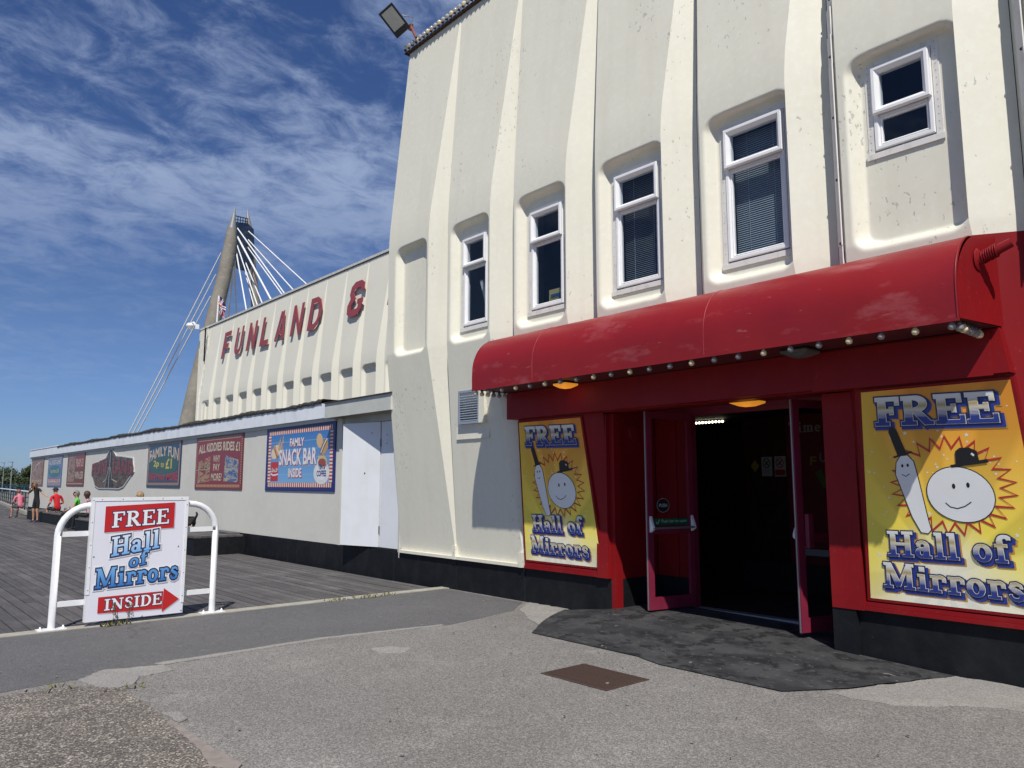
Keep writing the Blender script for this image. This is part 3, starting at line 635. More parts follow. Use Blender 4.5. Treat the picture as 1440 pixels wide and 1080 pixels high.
rows(apu, 5.625, 7.165, 60, 40)
rows(lambda v: (-6.42, -3.60), 7.165, 8.03, 12, 20)
g.build('painted_apron', M['apron'], kind='structure')
g = MB()
g.prism(rag([(-7.15, 7.17), (-7.9, 7.17), (-7.55, 6.7), (-6.95, 6.3), (-6.62, 6.15), (-6.8, 6.55)], 0.07, 0.02, 9), -0.05, 0.006)
g.prism(rag([(-7.25, 1.6), (-6.75, 1.72), (-6.85, 1.95), (-7.05, 2.02), (-7.1, 2.3), (-7.36, 2.3), (-7.5, 1.85)], 0.04, 0.015, 11), -0.05, 0.0075)
g.prism(rag([(-7.46, 2.25), (-7.36, 2.3), (-7.45, 3.9), (-7.27, 5.3), (-7.34, 5.3), (-7.54, 3.9)], 0.1, 0.012, 12), -0.05, 0.0095)
g.prism(rag([(-5.85, 1.83), (-5.55, 1.86), (-5.6, 1.93), (-5.8, 1.93)], 0.04, 0.01, 13), -0.05, 0.0105)
g.prism(rag([(-6.75, 4.05), (-6.5, 3.98), (-6.38, 4.2), (-6.5, 4.36), (-6.72, 4.25)], 0.06, 0.02, 14), -0.05, 0.0035)
g.prism(rag([(-2.62, 7.17), (-2.75, 6.8), (-2.95, 6.2), (-3.1, 5.85), (-2.6, 5.9), (-2.2, 6.3), (-1.0, 6.9), (3, 7.0), (3, 7.17)], 0.1, 0.03, 15), -0.05, 0.005)
g.build('mortar_patches', M['palepatch'], kind='structure')
g = MB(); g.prism(rag([(-4.6, 1.72, 0), (-4.42, 1.8, 0), (-4.5, 1.87), (-4.9, 1.84), (-5.6, 1.83), (-5.6, 1.79), (-5.0, 1.78)], 0.05, 0.008, 4), -0.04, 0.0140)
g.build('slab_edging', mat('pinkish_concrete_edge', (0.27, 0.235, 0.21), 0.9, noise=(12, (0.2, 0.17, 0.15), 0.4, 0.7), bump=(40, 0.5, 0.006)), kind='structure')
r0 = random.Random(31); g = MB()
for i in range(170):       # loose stones and crumbs
    x = r0.uniform(-9.5, -1.5); y = r0.uniform(0.6, 6.9); s_ = r0.uniform(0.003, 0.011)
    g.obox((x, y, 0.012 + s_ * 0.3), (1, r0.uniform(-1, 1), 0.2), (-0.3, 1, 0), (0, -0.2, 1), s_, s_ * 0.8, s_ * 0.5, 0)
g.build('loose_grit', [M['palepatch'], M['asphalt_dark']], kind='stuff', label='loose pale grit and crumbs scattered on the asphalt', category='grit')
g = MB(); g.box(-9.93, -9.73, -22, 7.18, -0.3, 0.012); g.build('kerb_strip', M['kerb'], kind='structure')

g = MB(); g.prism([(-90, -12), (-9.93, -12), (-9.93, 7.3), (-46, 7.3), (-88, 11.1), (-90, 11.2)], -0.34, -0.05); deck = g.build('deck', M['void'], kind='structure')
WD = 0.152; rnd = random.Random(5); near = []; rest = MB(); PL = 3.6
def plank_mb(mb, x0, x1, y, w, dz):
    vs = [(x0, y, -0.045), (x1, y, -0.045), (x1, y + w, -0.045), (x0, y + w, -0.045), (x0, y + 0.004, dz), (x1, y + 0.004, dz), (x1, y + w - 0.004, dz * 0.6), (x0, y + w - 0.004, dz * 0.6)]
    mb.add(vs, [(4, 5, 6, 7), (0, 1, 5, 4), (1, 2, 6, 5), (2, 3, 7, 6), (3, 0, 4, 7)])
row = 0; y = -8.0; cand = []
while y < 11.0:
    x = -9.935; first = rnd.choice([1.2, 2.4, 3.6, 0.8, 3.0])
    while x > -88:
        ln_ = first if x > -9.94 else PL; x1 = x; x0 = max(x - ln_ + 0.005, -88); x -= ln_
        if y + WD > 7.2 and x1 > -45.3: continue
        if y > 7.2 + max(0, -(x0 + 45)) * 0.105: continue
        cand.append((x0, x1, y, rnd.uniform(-0.004, 0.004)))
    y += WD; row += 1
def shown(c):
    cx, cy = (c[0] + c[1]) / 2, c[2]; d = Vector((c[1], cy, 0)); f = d.dot(FWD); rr = d.dot(RGT)
    return f > 1 and abs(rr / f) < 0.68
cand.sort(key=lambda c: (not shown(c), Vector((max(c[0], min(c[1], -0.0)), c[2], 0)).length))
for i, c in enumerate(cand):
    if i < 280:
        mb = MB(); plank_mb(mb, c[0], c[1], c[2], WD - 0.009, 0.0 + c[3]); mb.build('plank', M['plank'], deck)
    else: plank_mb(rest, c[0], c[1], c[2], WD - 0.009, c[3])
rest.build('planking', M['plank'], deck, kind='stuff')

# ------------------------------------------------------------------ the tower block of the hall
PITCHU = 1.557; U0 = -11.12
def bulge(z):
    if z <= 0.5 or z >= 9.4: return 0.0
    if z < 3.75: return (z - 0.5) / 3.25
    if z < 5.6: return 1.0
    if z > 6.0: return (9.4 - z) / 3.6
    t = (z - 5.6) / 0.4          # short eased crease above the bays
    return (1 - t) ** 2 + 2 * t * (1 - t) * 0.99 + t * t * 3.4 / 3.6
def mapface(z): return bulge(z)
def panel(u0, v0, zmin, zmax, rec, hole, dz, du, red=None, w=PITCHU, right=True, left=True):
    """one folded precast panel: left return, broad face with its sunk rounded bay, sloping right facet"""
    mb = MB(); zs = []; z = zmin
    while z < zmax - 1e-6:
        zs.append(z)
        fine_ = rec and (rec[2] - 0.15 < z < rec[3] + 0.15)
        z += dz if fine_ else min(0.12, dz * 5)
    zs.append(zmax)
    if red: zs = sorted(set([q for q in zs if abs(q - red) > 0.012] + [red]))
    def mi(z0, z1): return 1 if red and (z0 + z1) / 2 < red else 0
    def depth(u, z):
        if not rec: return 0.0
        a, b, c, d = rec[:4]; rr = 0.15; hw, hh = (b - a) / 2, (d - c) / 2; pu, pz = u - (a + b) / 2, z - (c + d) / 2
        qx, qz = abs(pu) - (hw - rr), abs(pz) - (hh - rr)
        sd_ = sqrt(max(qx, 0) ** 2 + max(qz, 0) ** 2) + min(max(qx, qz), 0) - rr
        if sd_ >= 0: return 0.0
        bev = 0.045
        wl = max(0.0, min(1.0, (-pu - hw * 0.5) / (hw * 0.5))); wb = max(0.0, min(1.0, (-pz - hh * 0.8) / (hh * 0.2)))
        bev += 0.095 * wl + 0.06 * wb
        t = min(1.0, -sd_ / bev); return 0.125 * (t * t * (3 - 2 * t) * 0.45 + 0.55 * t)
    cols = []
    def strip_(fu, nn, fn):
        vs = []; fs = []
        for z in zs:
            for k in range(nn + 1): vs.append(fn(k / nn, z))
        for i in range(len(zs) - 1):
            for k in range(nn):
                q = (i * (nn + 1) + k, i * (nn + 1) + k + 1, (i + 1) * (nn + 1) + k + 1, (i + 1) * (nn + 1) + k)
                if hole:
                    cu_ = (vs[q[0]][0] + vs[q[2]][0]) / 2 ; cz = (vs[q[0]][2] + vs[q[2]][2]) / 2
                    if hole[0] < cu_ < hole[1] and hole[2] < cz < hole[3]: continue
                fs.append(q)
        for z_i in (0, 1):
            sub = [f for f in fs if mi(vs[f[0]][2], vs[f[2]][2]) == z_i]
            if sub:
                used = sorted({a for f in sub for a in f}); ix = {a: j for j, a in enumerate(used)}
                mb.add([vs[a] for a in used], [tuple(ix[a] for a in f) for f in sub], z_i, None, True)
    def valley(z): return v0 - 0.165 * bulge(z)
    def front(z): return v0 - 0.36 * bulge(z)
    lo = 0.16 if left else 0.0
    def ul(z): return u0 + 0.006 + lo * bulge(z)
    def ur(z): return u0 + w - 0.34 * bulge(z) - 0.02
    if left: strip_(None, 2, lambda k, z: (u0 + 0.003 + (ul(z) - u0 - 0.003) * k, valley(z) + 0.012 + (front(z) - valley(z) - 0.012) * k, z))
    nn = max(8, int(1.2 / du))
    def wide(k, z):
        u = ul(z) + (ur(z) - ul(z)) * k
        return (u, front(z) + depth(u, z), z)
    strip_(None, nn, wide)
    if right: strip_(None, 3, lambda k, z: (ur(z) + (u0 + w - 0.003 - ur(z)) * k, front(z) + (valley(z) + 0.012 - front(z)) * k, z))
    return mb

hall = thing('amusement_hall', 'tall cream ribbed entrance block with five white framed windows and black plinth', 'building', (-5, 7.2, 0))
ZT = 9.36
REC = {0: (-10.90, -9.98), 1: (-9.33, -8.40), 2: (-7.80, -6.83), 3: (-6.24, -5.235), 4: (-4.68, -3.665), 5: (-3.10, -2.12)}
WINS = {1: (-9.19, -8.50, 3.88, 5.37), 2: (-7.66, -6.91, 3.87, 5.38), 3: (-6.12, -5.31, 3.87, 5.42), 4: (-4.55, -3.72, 3.86, 5.46), 5: (-2.96, -2.31, 4.56, 5.50)}
VW = 6.985     # plane of the window trims, just proud of the sunk bay's floor
for k in range(0, 8):
    u0 = U0 + k * PITCHU
    rec = (REC[k][0], REC[k][1], 3.69, 5.55) if k in REC else ((u0 + 0.28, u0 + 1.2, 3.69, 5.55) if k > 5 else None)
    hole = None
    if k in WINS:
        a, b, c, d = WINS[k]; hole = (a + 0.05, b - 0.05, c + 0.06, d - 0.05)
    red = (3.62 if k == 5 else 2.82) if k >= 2 else None; zmin = 0.46
    if k in (3, 4): zmin = 2.46; red = 2.82       # above the doorway
    if k >= 6: red = 3.62
    pm = panel(u0, 7.2, zmin, ZT, rec, hole, 0.02, 0.02, red, left=(k > 0))
    kid(pm, 'wall_panel', [M['cream'], M['red']], hall)
# narrow cover battens with screws beside the last ribs
for k in (5, 6):
    uu = U0 + k * PITCHU; mb = MB(); zz = 2.9
    while zz < 9.0:
        z2 = zz + 0.3; mb.obox((uu + 0.075 + 0.02 * bulge(zz), 7.2 - 0.345 * bulge((zz + z2) / 2) + 0.035, (zz + z2) / 2), (0.7, -0.7, 0), (0.7, 0.7, 0), (0, 0, 1), 0.045, 0.006, 0.15); zz = z2
    kid(mb, 'cover_batten', M['trim'], hall)
    scr = MB(); zz = 3.2
    while zz < 9: scr.lathe((uu + 0.085 + 0.02, 7.2 - 0.345 * bulge(zz) + 0.02, zz), [(0.016, 0), (0.013, 0.008), (0.0, 0.011)], 8, 0, (0.4, -1, 0)); zz += 0.62
    kid(scr, 'screw_heads', M['rust'], hall, kind='stuff')
# the shell behind the panels
mb = MB(); IN = 7.42
mb.box(-11.08, -11.0, IN, 12.5, 0.3, 9.2); mb.box(1.26, 1.34, IN, 12.5, 0, 9.2); mb.box(-11.0, 1.26, 12.42, 12.5, 0, 9.2); mb.box(-11.1, 1.36, 7.25, 12.6, 9.2, 9.28)
kid(mb, 'rear_wall', M['cream_far'], hall)
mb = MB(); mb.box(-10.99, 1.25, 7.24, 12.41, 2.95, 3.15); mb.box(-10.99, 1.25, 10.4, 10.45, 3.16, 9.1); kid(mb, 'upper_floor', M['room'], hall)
mb = MB(); mb.box(-11.12, 1.34, 7.215, 7.40, 9.24, 9.355); kid(mb, 'parapet_cap', M['cream'], hall)
# plinth
def chunk(x0, x1, y0, y1, z0, z1, name, m, par):
    mb = MB(); c = 0.012
    mb.prism([(x0, y0 + c), (x0 + c, y0), (x1 - c, y0), (x1, y0 + c), (x1, y1), (x0, y1)], z0, z1); return kid(mb, name, m, par)
for (a, b) in ((-11.3, -9.56), (-9.555, -8.0), (-7.995, -6.42), (-3.60, -1.78), (-1.775, 1.3)):
    chunk(a, b, 7.185, 7.40, -0.1, 0.45, 'plinth', M['black'], hall)
for (a, b) in ((-11.1, -9.6), (-9.53, -8.08)):
    mb = MB(); mb.box(a, b, 7.14, 7.24, 0.455, 0.50); mb.box(b - 0.001, b + 0.07, 7.13, 7.24, 0.455, 0.66); kid(mb, 'sill_rail', M['cream'], hall)
# red base rail under the posters
for (a, b) in ((-7.96, -6.50), (-3.34, -1.4)):
    mb = MB(); mb.box(a, b, 7.13, 7.24, 0.455, 0.49); mb.box(a, b, 7.15, 7.19, 0.492, 0.53); kid(mb, 'base_rail', M['red'], hall)

def make_window(k):
    a, b, c, d = WINS[k]; V0 = VW
    mb = MB(); mb.ring(a - 0.0, b + 0.0, c, d, [(0, V0 + 0.02), (0, V0 - 0.022), (0.004, V0 - 0.026), (0.060, V0 - 0.026), (0.062, V0 + 0.06)])
    w = kid(mb, 'window', M['trim'], hall)
    mb = MB()
    for t in range(14):
        s_ = (t + 0.5) / 14
        for (x, z) in ((a + 0.03, c + (d - c) * s_), (b - 0.03, c + (d - c) * s_)): mb.lathe((x, V0 - 0.026, z), [(0.005, 0), (0.004, 0.003), (0, 0.004)], 6, 0, (0, -1, 0))
    kid(mb, 'screw_heads', M['steel'], w, kind='stuff')
    mb = MB(); mb.box(a - 0.01, b + 0.01, V0 - 0.040, V0 - 0.027, c - 0.003, c + 0.050); kid(mb, 'sill', M['trim'], w)
    A, B, C_, D = a + 0.065, b - 0.065, c + 0.075, d - 0.065
    mb = MB(); mb.ring(A, B, C_, D, [(0, V0 + 0.05), (0, V0 - 0.03), (0.008, V0 - 0.038), (0.035, V0 - 0.038), (0.05, V0 - 0.012), (0.05, V0 + 0.05)]); kid(mb, 'window_frame', M['upvc'], w)
    zt = D - (0.44 if k < 5 else 0.46); 
    mb = MB(); mb.box(A + 0.051, B - 0.051, V0 - 0.02, V0 + 0.04, zt - 0.03, zt + 0.01); kid(mb, 'transom', M['upvc'], w)
    mb = MB(); mb.ring(A + 0.006, B - 0.006, zt - 0.005, D - 0.004, [(0, V0 - 0.036), (0, V0 - 0.066), (0.01, V0 - 0.076), (0.035, V0 - 0.076), (0.068, V0 - 0.045), (0.068, V0 + 0.02)]); kid(mb, 'opening_light', M['upvc'], w)
    mb = MB(); mb.ring(A + 0.046, B - 0.046, C_ + 0.046, zt - 0.028, [(0, V0 - 0.012), (0.012, V0 - 0.020), (0.022, V0 - 0.012), (0.022, V0 + 0.02)]); kid(mb, 'glazing_bead', M['upvc'], w)
    mb = MB(); mb.quad((A + 0.07, V0 - 0.02, zt + 0.05), (B - 0.07, V0 - 0.02, zt + 0.05), (B - 0.07, V0 - 0.02, D - 0.06), (A + 0.07, V0 - 0.02, D - 0.06)); kid(mb, 'pane', M['glass'], w)
    mb = MB(); mb.quad((A + 0.05, V0 + 0.005, C_ + 0.05), (B - 0.05, V0 + 0.005, C_ + 0.05), (B - 0.05, V0 + 0.005, zt - 0.03), (A + 0.05, V0 + 0.005, zt - 0.03)); kid(mb, 'pane', M['glass'], w)
    if k in (3, 4):
        mb = MB(); z = C_ + 0.04; tilt = 0.9 if k == 4 else 0.55
        while z < D - 0.05:
            mb.obox(((A + B) / 2 + 0.004, V0 + 0.11, z), (1, 0, 0), (0, cos(tilt), sin(tilt)), (0, -sin(tilt), cos(tilt)), (B - A) / 2 - 0.03, 0.0125, 0.0006); z += 0.0235
        for s_ in (0.28, 0.72): mb.box(A + (B - A) * s_ - 0.002, A + (B - A) * s_ + 0.002, V0 + 0.094, V0 + 0.096, C_, D)
        kid(mb, 'blind', M['blind'], w, kind='stuff')
    if k == 1:
        mb = MB(); mb.obox(((A + B) / 2 - 0.02, V0 + 0.22, C_ + 0.35), (1, 0, 0.0), (0, 1, 0.2), (-0.35, 0, 1), 0.035, 0.012, 0.42); mb.obox(((A + B) / 2 + 0.06, V0 + 0.24, C_ + 0.30), (1, 0, 0.0), (0, 1, 0.2), (-0.42, 0, 1), 0.012, 0.012, 0.36); kid(mb, 'window_stay', M['trim'], w)
    return w
for k in WINS: make_window(k)
# things behind the second window
bx = thing('storage_box', 'yellow box with dark lettering leaning inside the second window from the left', 'box', (-7.1, 7.25, 3.95))
mb = MB(); mb.box(-7.42, -6.97, 7.12, 7.26, 3.9, 4.22); kid(mb, 'box_body', flat(0.45, 0.36, 0.13), bx)
mb = MB(); mb.box(-7.38, -7.2, 7.108, 7.118, 4.11, 4.15); mb.box(-7.22, -7.19, 7.106, 7.112, 4.05, 4.11); mb.box(-7.28, -7.0, 7.105, 7.117, 3.98, 4.015); kid(mb, 'box_print', flat(0.03, 0.08, 0.16), bx)

# ------------------------------------------------------------------ entrance: header, porch, doors, lobby
HF = 6.88
mb = MB(); hx = [(-8.03, HF, 2.47), (-1.945, HF, 2.47), (-1.945, 7.28, 2.47), (-8.03, 7.28, 2.47), (-8.03, HF, 2.83), (-1.995, HF, 2.83), (-1.995, 7.28, 2.83), (-8.03, 7.28, 2.83)]
mb.add(hx, [(3, 2, 1, 0), (4, 5, 6, 7), (0, 1, 5, 4), (1, 2, 6, 5), (2, 3, 7, 6), (3, 0, 4, 7)]); kid(mb, 'header', M['red'], hall)
mb = MB(); mb.box(-3.58, -2.06, 6.866, 6.878, 2.455, 2.815); kid(mb, 'header_board', M['red'], hall)
mb = MB()
mb.box(-6.43, -6.36, 7.19, 7.32, 0.0, 2.46)          # narrow door post at the left of the porch
kid(mb, 'door_post', M['red'], hall)
mb = MB(); mb.prism([(-6.60, 7.12), (-6.43, 7.13), (-6.43, 7.4), (-6.60, 7.4)], 0.452, 2.455); kid(mb, 'pilaster', M['red'], hall)
mb = MB(); mb.prism([(-3.62, 7.12), (-3.32, 7.12), (-3.32, 7.4), (-3.62, 7.4)], 0.452, 2.455); kid(mb, 'pilaster', M['red'], hall)
mb = MB(); mb.prism([(-3.625, 7.13), (-3.40, 7.13), (-3.40, 7.182), (-3.60, 7.182), (-3.60, 7.4), (-3.625, 7.4)], 0.0, 0.45); kid(mb, 'corner_board', M['black'], hall)
# porch sides and ceiling
mb = MB(); mb.box(-6.46, -6.38, 7.33, 8.02, 0.44, 2.54); kid(mb, 'porch_wall', M['red'], hall)
mb = MB(); mb.box(-6.46, -6.37, 7.33, 8.02, 0.0, 0.438); kid(mb, 'porch_wall_base', M['black'], hall)
mb = MB(); mb.lathe((-6.378, 7.62, 2.24), [(0.0, 0.012), (0.10, 0.012), (0.115, 0.006), (0.12, 0.0)], 24, 0, (1, 0, 0)); kid(mb, 'round_plate', M['red'], hall)
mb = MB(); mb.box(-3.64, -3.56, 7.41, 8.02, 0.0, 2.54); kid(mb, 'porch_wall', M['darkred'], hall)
mb = MB(); mb.box(-6.46, -3.56, 7.29, 8.04, 2.545, 2.60); kid(mb, 'porch_ceiling', M['red'], hall)
mb = MB(); mb.box(-6.38, -3.64, 8.025, 8.10, 2.44, 2.544); mb.box(-5.86, -5.79, 8.025, 8.10, 0, 2.44); mb.box(-3.84, -3.77, 8.025, 8.10, 0, 2.44); kid(mb, 'door_frame', M['magenta'], hall)
mb = MB(); mb.box(-5.79, -3.84, 8.0, 8.12, 0.05, 0.105); kid(mb, 'threshold', M['steel'], hall)
mb = MB(); mb.quad((-3.77, 8.06, 0.06), (-3.64, 8.06, 0.06), (-3.64, 8.06, 2.44), (-3.77, 8.06, 2.44)); kid(mb, 'side_pane', M['doorglass'], hall)
mb = MB(); mb.box(-6.378, -5.862, 8.03, 8.08, 0.44, 2.438); mb.box(-6.10, -6.04, 8.01, 8.03, 0.44, 2.438); kid(mb, 'side_panel', M['red'], hall)
mb = MB(); mb.box(-6.378, -5.862, 8.026, 8.08, 0.0, 0.438); kid(mb, 'side_panel_base', M['black'], hall)
# lobby
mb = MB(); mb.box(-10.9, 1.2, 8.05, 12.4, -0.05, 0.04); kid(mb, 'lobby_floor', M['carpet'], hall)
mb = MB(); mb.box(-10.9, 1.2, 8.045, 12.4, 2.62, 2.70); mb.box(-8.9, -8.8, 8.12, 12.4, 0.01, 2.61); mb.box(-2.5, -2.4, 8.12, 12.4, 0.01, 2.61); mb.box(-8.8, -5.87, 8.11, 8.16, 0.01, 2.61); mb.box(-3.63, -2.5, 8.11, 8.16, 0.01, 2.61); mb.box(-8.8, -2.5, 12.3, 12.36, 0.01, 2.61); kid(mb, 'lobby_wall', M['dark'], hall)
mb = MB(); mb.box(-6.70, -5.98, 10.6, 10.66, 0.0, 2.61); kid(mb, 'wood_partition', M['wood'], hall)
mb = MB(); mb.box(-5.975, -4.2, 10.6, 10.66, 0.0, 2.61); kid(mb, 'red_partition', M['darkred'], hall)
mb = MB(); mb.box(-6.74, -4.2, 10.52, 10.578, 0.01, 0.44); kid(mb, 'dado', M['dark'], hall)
sg = thing('lobby_board', 'dark red lobby board lettered Time for FUN seen through the right hand door', 'sign', (-5.2, 10.59, 1.5))
S_ = Sheet((-5.95, 10.585, 0.73), (-4.3, 10.585, 0.73), (-5.95, 10.585, 2.6), (-4.3, 10.585, 2.6), [flat(0.42, 0.42, 0.40), flat(0.40, 0.25, 0.03), flat(0.30, 0.30, 0.34), flat(0.09, 0.16, 0.03), flat(0.30, 0.20, 0.10)])
S_.slab('Time for', 0.02, 0.86, 0.56, 0.085, 0, 0.002)
for i, c in enumerate('FUN'): S_.text(c, 0.21 + 0.09 * i, 0.60 + 0.025 * i, 0.27 + 0.09 * i, 0.67 + 0.025 * i, (1, 2, 2)[i], 0.003, 0.02, shear=0.1)
S_.line([(0.28, 0.56), (0.33, 0.46), (0.46, 0.42), (0.52, 0.58), (0.50, 0.68)], 0.07, 3, 0.001); S_.line([(0.40, 0.68), (0.42, 0.76), (0.52, 0.78)], 0.035, 4, 0.004); S_.line([(0.42, 0.36), (0.5, 0.34)], 0.03, 0, 0.004)
S_.rect(0.13, -0.085, 0.34, -0.035, 0, 0.002); S_.poly([(0.06, -0.06), (0.13, -0.015), (0.13, -0.105)], 0, 0.003); S_.slab('W', 0.38, -0.12, 0.56, 0.11, 0, 0.002)
S_.build('lettering', sg)
def notice(u, z, w, h, kind_, label):
    t = thing('notice', label, 'notice', (u, 10.59, z)); mb = MB()
    if kind_ == 'diamond': mb.add([(u, 10.585, z - h / 2), (u + w / 2, 10.585, z), (u, 10.585, z + h / 2), (u - w / 2, 10.585, z)], [(0, 1, 2, 3)]); kid(mb, 'notice_plate', flat(0.35, 0.26, 0.03), t); 
    else:
        mb.box(u - w / 2, u + w / 2, 10.582, 10.597, z - h / 2, z + h / 2); kid(mb, 'notice_plate', flat(0.45, 0.43, 0.41), t)
        S2 = Sheet((u - w / 2, 10.58, z - h / 2), (u + w / 2, 10.58, z - h / 2), (u - w / 2, 10.58, z + h / 2), (u + w / 2, 10.58, z + h / 2), [flat(0.02, 0.02, 0.02), flat(0.35, 0.02, 0.02)])
        S2.line([(0.5 + 0.33 * cos(i * pi / 10), 0.68 + 0.24 * sin(i * pi / 10)) for i in range(21)], 0.07, 1 if kind_ == 'no' else 0, 0.002)
        S2.line([(0.3, 0.84), (0.7, 0.52)], 0.07, 1 if kind_ == 'no' else 0, 0.003); S2.line([(0.32, 0.56), (0.7, 0.8)], 0.09, 0, 0.001)
        if kind_ == 'no': S2.rect(0.06, 0.06, 0.94, 0.34, 1, 0.001)
        else:
            for q, tx in enumerate(('No dogs', 'allowed', 'except', 'guide dogs')): S2.text(tx, 0.15, 0.34 - 0.085 * q, 0.85, 0.395 - 0.085 * q, 0, 0.001, 0.0)
        S2.build('print', t)
notice(-6.50, 1.86, 0.15, 0.19, 'diamond', 'small yellow diamond notice on the brown lobby partition')
notice(-6.30, 1.85, 0.17, 0.29, 'dogs', 'white notice about dogs between the yellow diamond and the no entry style notice')
notice(-6.08, 1.85, 0.18, 0.30, 'no', 'white notice with a red crossed circle and red strip at right on the lobby partition')
def door(hinge, free, label_, side):
    """glazed leaf standing open; hinge and free edge in plan"""
    h = Vector((*hinge, 0)); f = Vector((*free, 0)); d = (f - h); L_ = d.length; d.normalize(); n = Vector((-d.y, d.x, 0))
    Q = lambda s, o, z: h + d * s + n * o + Vector((0, 0, z))
    def bar(s0, s1, z0, z1, th=0.022, o=0.0): 
        m_ = MB(); m_.obox(Q((s0 + s1) / 2, o, (z0 + z1) / 2), d, n, (0, 0, 1), (s1 - s0) / 2, th, (z1 - z0) / 2); return m_
    b = bar(0, 0.07, 0.125, 2.46); r = kid(b, 'door', M['magenta'], hall)
    b = bar(L_ - 0.085, L_, 0.125, 2.46); kid(b, 'closing_stile', M['magenta'], r)
    b = bar(L_ , L_ + 0.006, 0.125, 2.46, 0.007); kid(b, 'edge_strip', M['steel'], r)
    b = bar(0.0705, L_ - 0.0855, 0.125, 0.265); kid(b, 'bottom_rail', M['magenta'], r)
    b = bar(0.0705, L_ - 0.0855, 2.38, 2.46); kid(b, 'top_rail', M['magenta'], r)
    b = bar(0.0705, L_ - 0.0855, 1.00, 1.09, 0.018); kid(b, 'middle_rail', M['magenta'], r)
    for z0, z1 in ((0.265, 1.00), (1.09, 2.38)):
        m_ = MB(); m_.quad(Q(0.07, 0, z0), Q(L_ - 0.085, 0, z0), Q(L_ - 0.085, 0, z1), Q(0.07, 0, z1)); kid(m_, 'pane', M['doorglass'], r)
    o = side * 0.07
    m_ = MB(); m_.tube([Q(0.03, o, 1.07), Q(L_ - 0.03, o, 1.07)], 0.013, 8); kid(m_, 'push_bar', M['steel'], r)
    for s_ in (0.03, L_ - 0.04):
        m_ = MB(); m_.add([Q(s_ - 0.02, side * 0.023, 1.21), Q(s_ + 0.02, side * 0.023, 1.21), Q(s_ + 0.02, side * 0.023, 1.02), Q(s_ - 0.02, side * 0.023, 1.02), Q(s_ - 0.013, o * 1.15, 1.055), Q(s_ + 0.013, o * 1.15, 1.055), Q(s_ + 0.013, o * 1.15, 1.082), Q(s_ - 0.013, o * 1.15, 1.082)],
            [(0, 1, 6, 7), (2, 3, 4, 5), (0, 7, 4, 3), (1, 2, 5, 6), (7, 6, 5, 4), (0, 3, 2, 1)]); kid(m_, 'bar_bracket', M['white'], r)
    return r, Q, L_
rL, QL, LL = door((-5.80, 7.99), (-5.93, 7.27), 'left', 1)
rR, QR, LR = door((-3.86, 7.99), (-4.07, 7.34), 'right', -1)
# stickers on the left leaf (the reader stands in the doorway)
def leaf_sheet(Q, L_, s0, s1, z0, z1, o, mats): 
    # reading direction runs from the free edge to the hinge on this face
    return Sheet(Q(s1, o, z0), Q(s0, o, z0), Q(s1, o, z1), Q(s0, o, z1), mats)
S_ = leaf_sheet(QL, LL, 0.10, LL - 0.09, 1.10, 1.18, 0.024, [flat(0.0, 0.10, 0.045), flat(0.55, 0.57, 0.55)])
S_.rect(0, 0, 1, 1, 0, 0.0); S_.text('Push bar to open', 0.22, 0.25, 0.96, 0.85, 1, 0.001, 0.0); S_.line([(0.06, 0.5), (0.1, 0.2), (0.16, 0.85)], 0.02, 1, 0.001)
o_ = S_.build('push_bar_sign', rL)
S_ = leaf_sheet(QL, LL, LL - 0.36, LL - 0.15, 1.25, 1.42, 0.004, [flat(0.015, 0.015, 0.015), flat(0.5, 0.5, 0.48)])
S_.ell(0.5, 0.5, 0.46, 0.48, 0, 0.0); S_.line([(0.5 + 0.46 * cos(i * pi / 14), 0.5 + 0.48 * sin(i * pi / 14)) for i in range(29)], 0.02, 1, 0.001); S_.text('PUSH', 0.2, 0.38, 0.8, 0.62, 1, 0.002, 0.02); S_.build('push_sticker', rL)
mb = MB(); mb.obox(QR(LR - 0.13, 0.045, 1.12), Vector((0.21, 0.65, 0)), (1, 0, 0), (0, 0, 1), 0.03, 0.02, 0.17); kid(mb, 'pull_handle', M['magenta'], rR)
# lamps
def lamp(u, v, z, r, m_, label, nm='ceiling_lamp'):
    t = thing(nm, label, 'ceiling lamp', (u, v, z)); mb = MB(); n = 4; a0 = pi / 4
    vs = []; 
    for (rr, zz) in ((r, 0), (r * 0.98, -0.02), (r * 0.45, -0.055)):
        for k in range(4): vs.append((u + rr * 1.41 * cos(a0 + k * pi / 2), v + rr * 1.41 * sin(a0 + k * pi / 2), z + zz))
    fs = [(8, 9, 10, 11)]
    for i in range(2):
        for k in range(4): fs.append((i * 4 + k, i * 4 + (k + 1) % 4, i * 4 + 4 + (k + 1) % 4, i * 4 + 4 + k))
    mb.add(vs, fs); kid(mb, 'diffuser', m_, t)
    mb = MB(); mb.box(u - r - 0.006, u + r + 0.006, v - r - 0.006, v + r + 0.006, z + 0.001, z + 0.012); kid(mb, 'lamp_base', M['blackplastic'], t)
    if m_ is M['orange_lamp']:
        pl = bpy.data.lights.new('lamp_glow', 'POINT'); pl.energy = 0.25; pl.color = (1, 0.45, 0.1); pl.shadow_soft_size = 0.1
        po = bpy.data.objects.new('lamp_glow', pl); COL.objects.link(po); po.parent = t; po.location = (0, 0, -0.12)
lamp(-6.66, 6.66, 2.815, 0.11, M['orange_lamp'], 'lit orange square lamp under the left part of the red awning')
lamp(-4.62, 7.42, 2.488, 0.14, M['orange_lamp'], 'lit orange square lamp on the porch ceiling over the open doors')
lamp(-3.56, 6.64, 2.815, 0.13, M['grey_lamp'], 'unlit grey square lamp under the right part of the red awning')
t = thing('led_strip', 'short string of lit white lamps glowing inside the dark lobby', 'light string', (-7.3, 10.6, 2.6)); mb = MB()
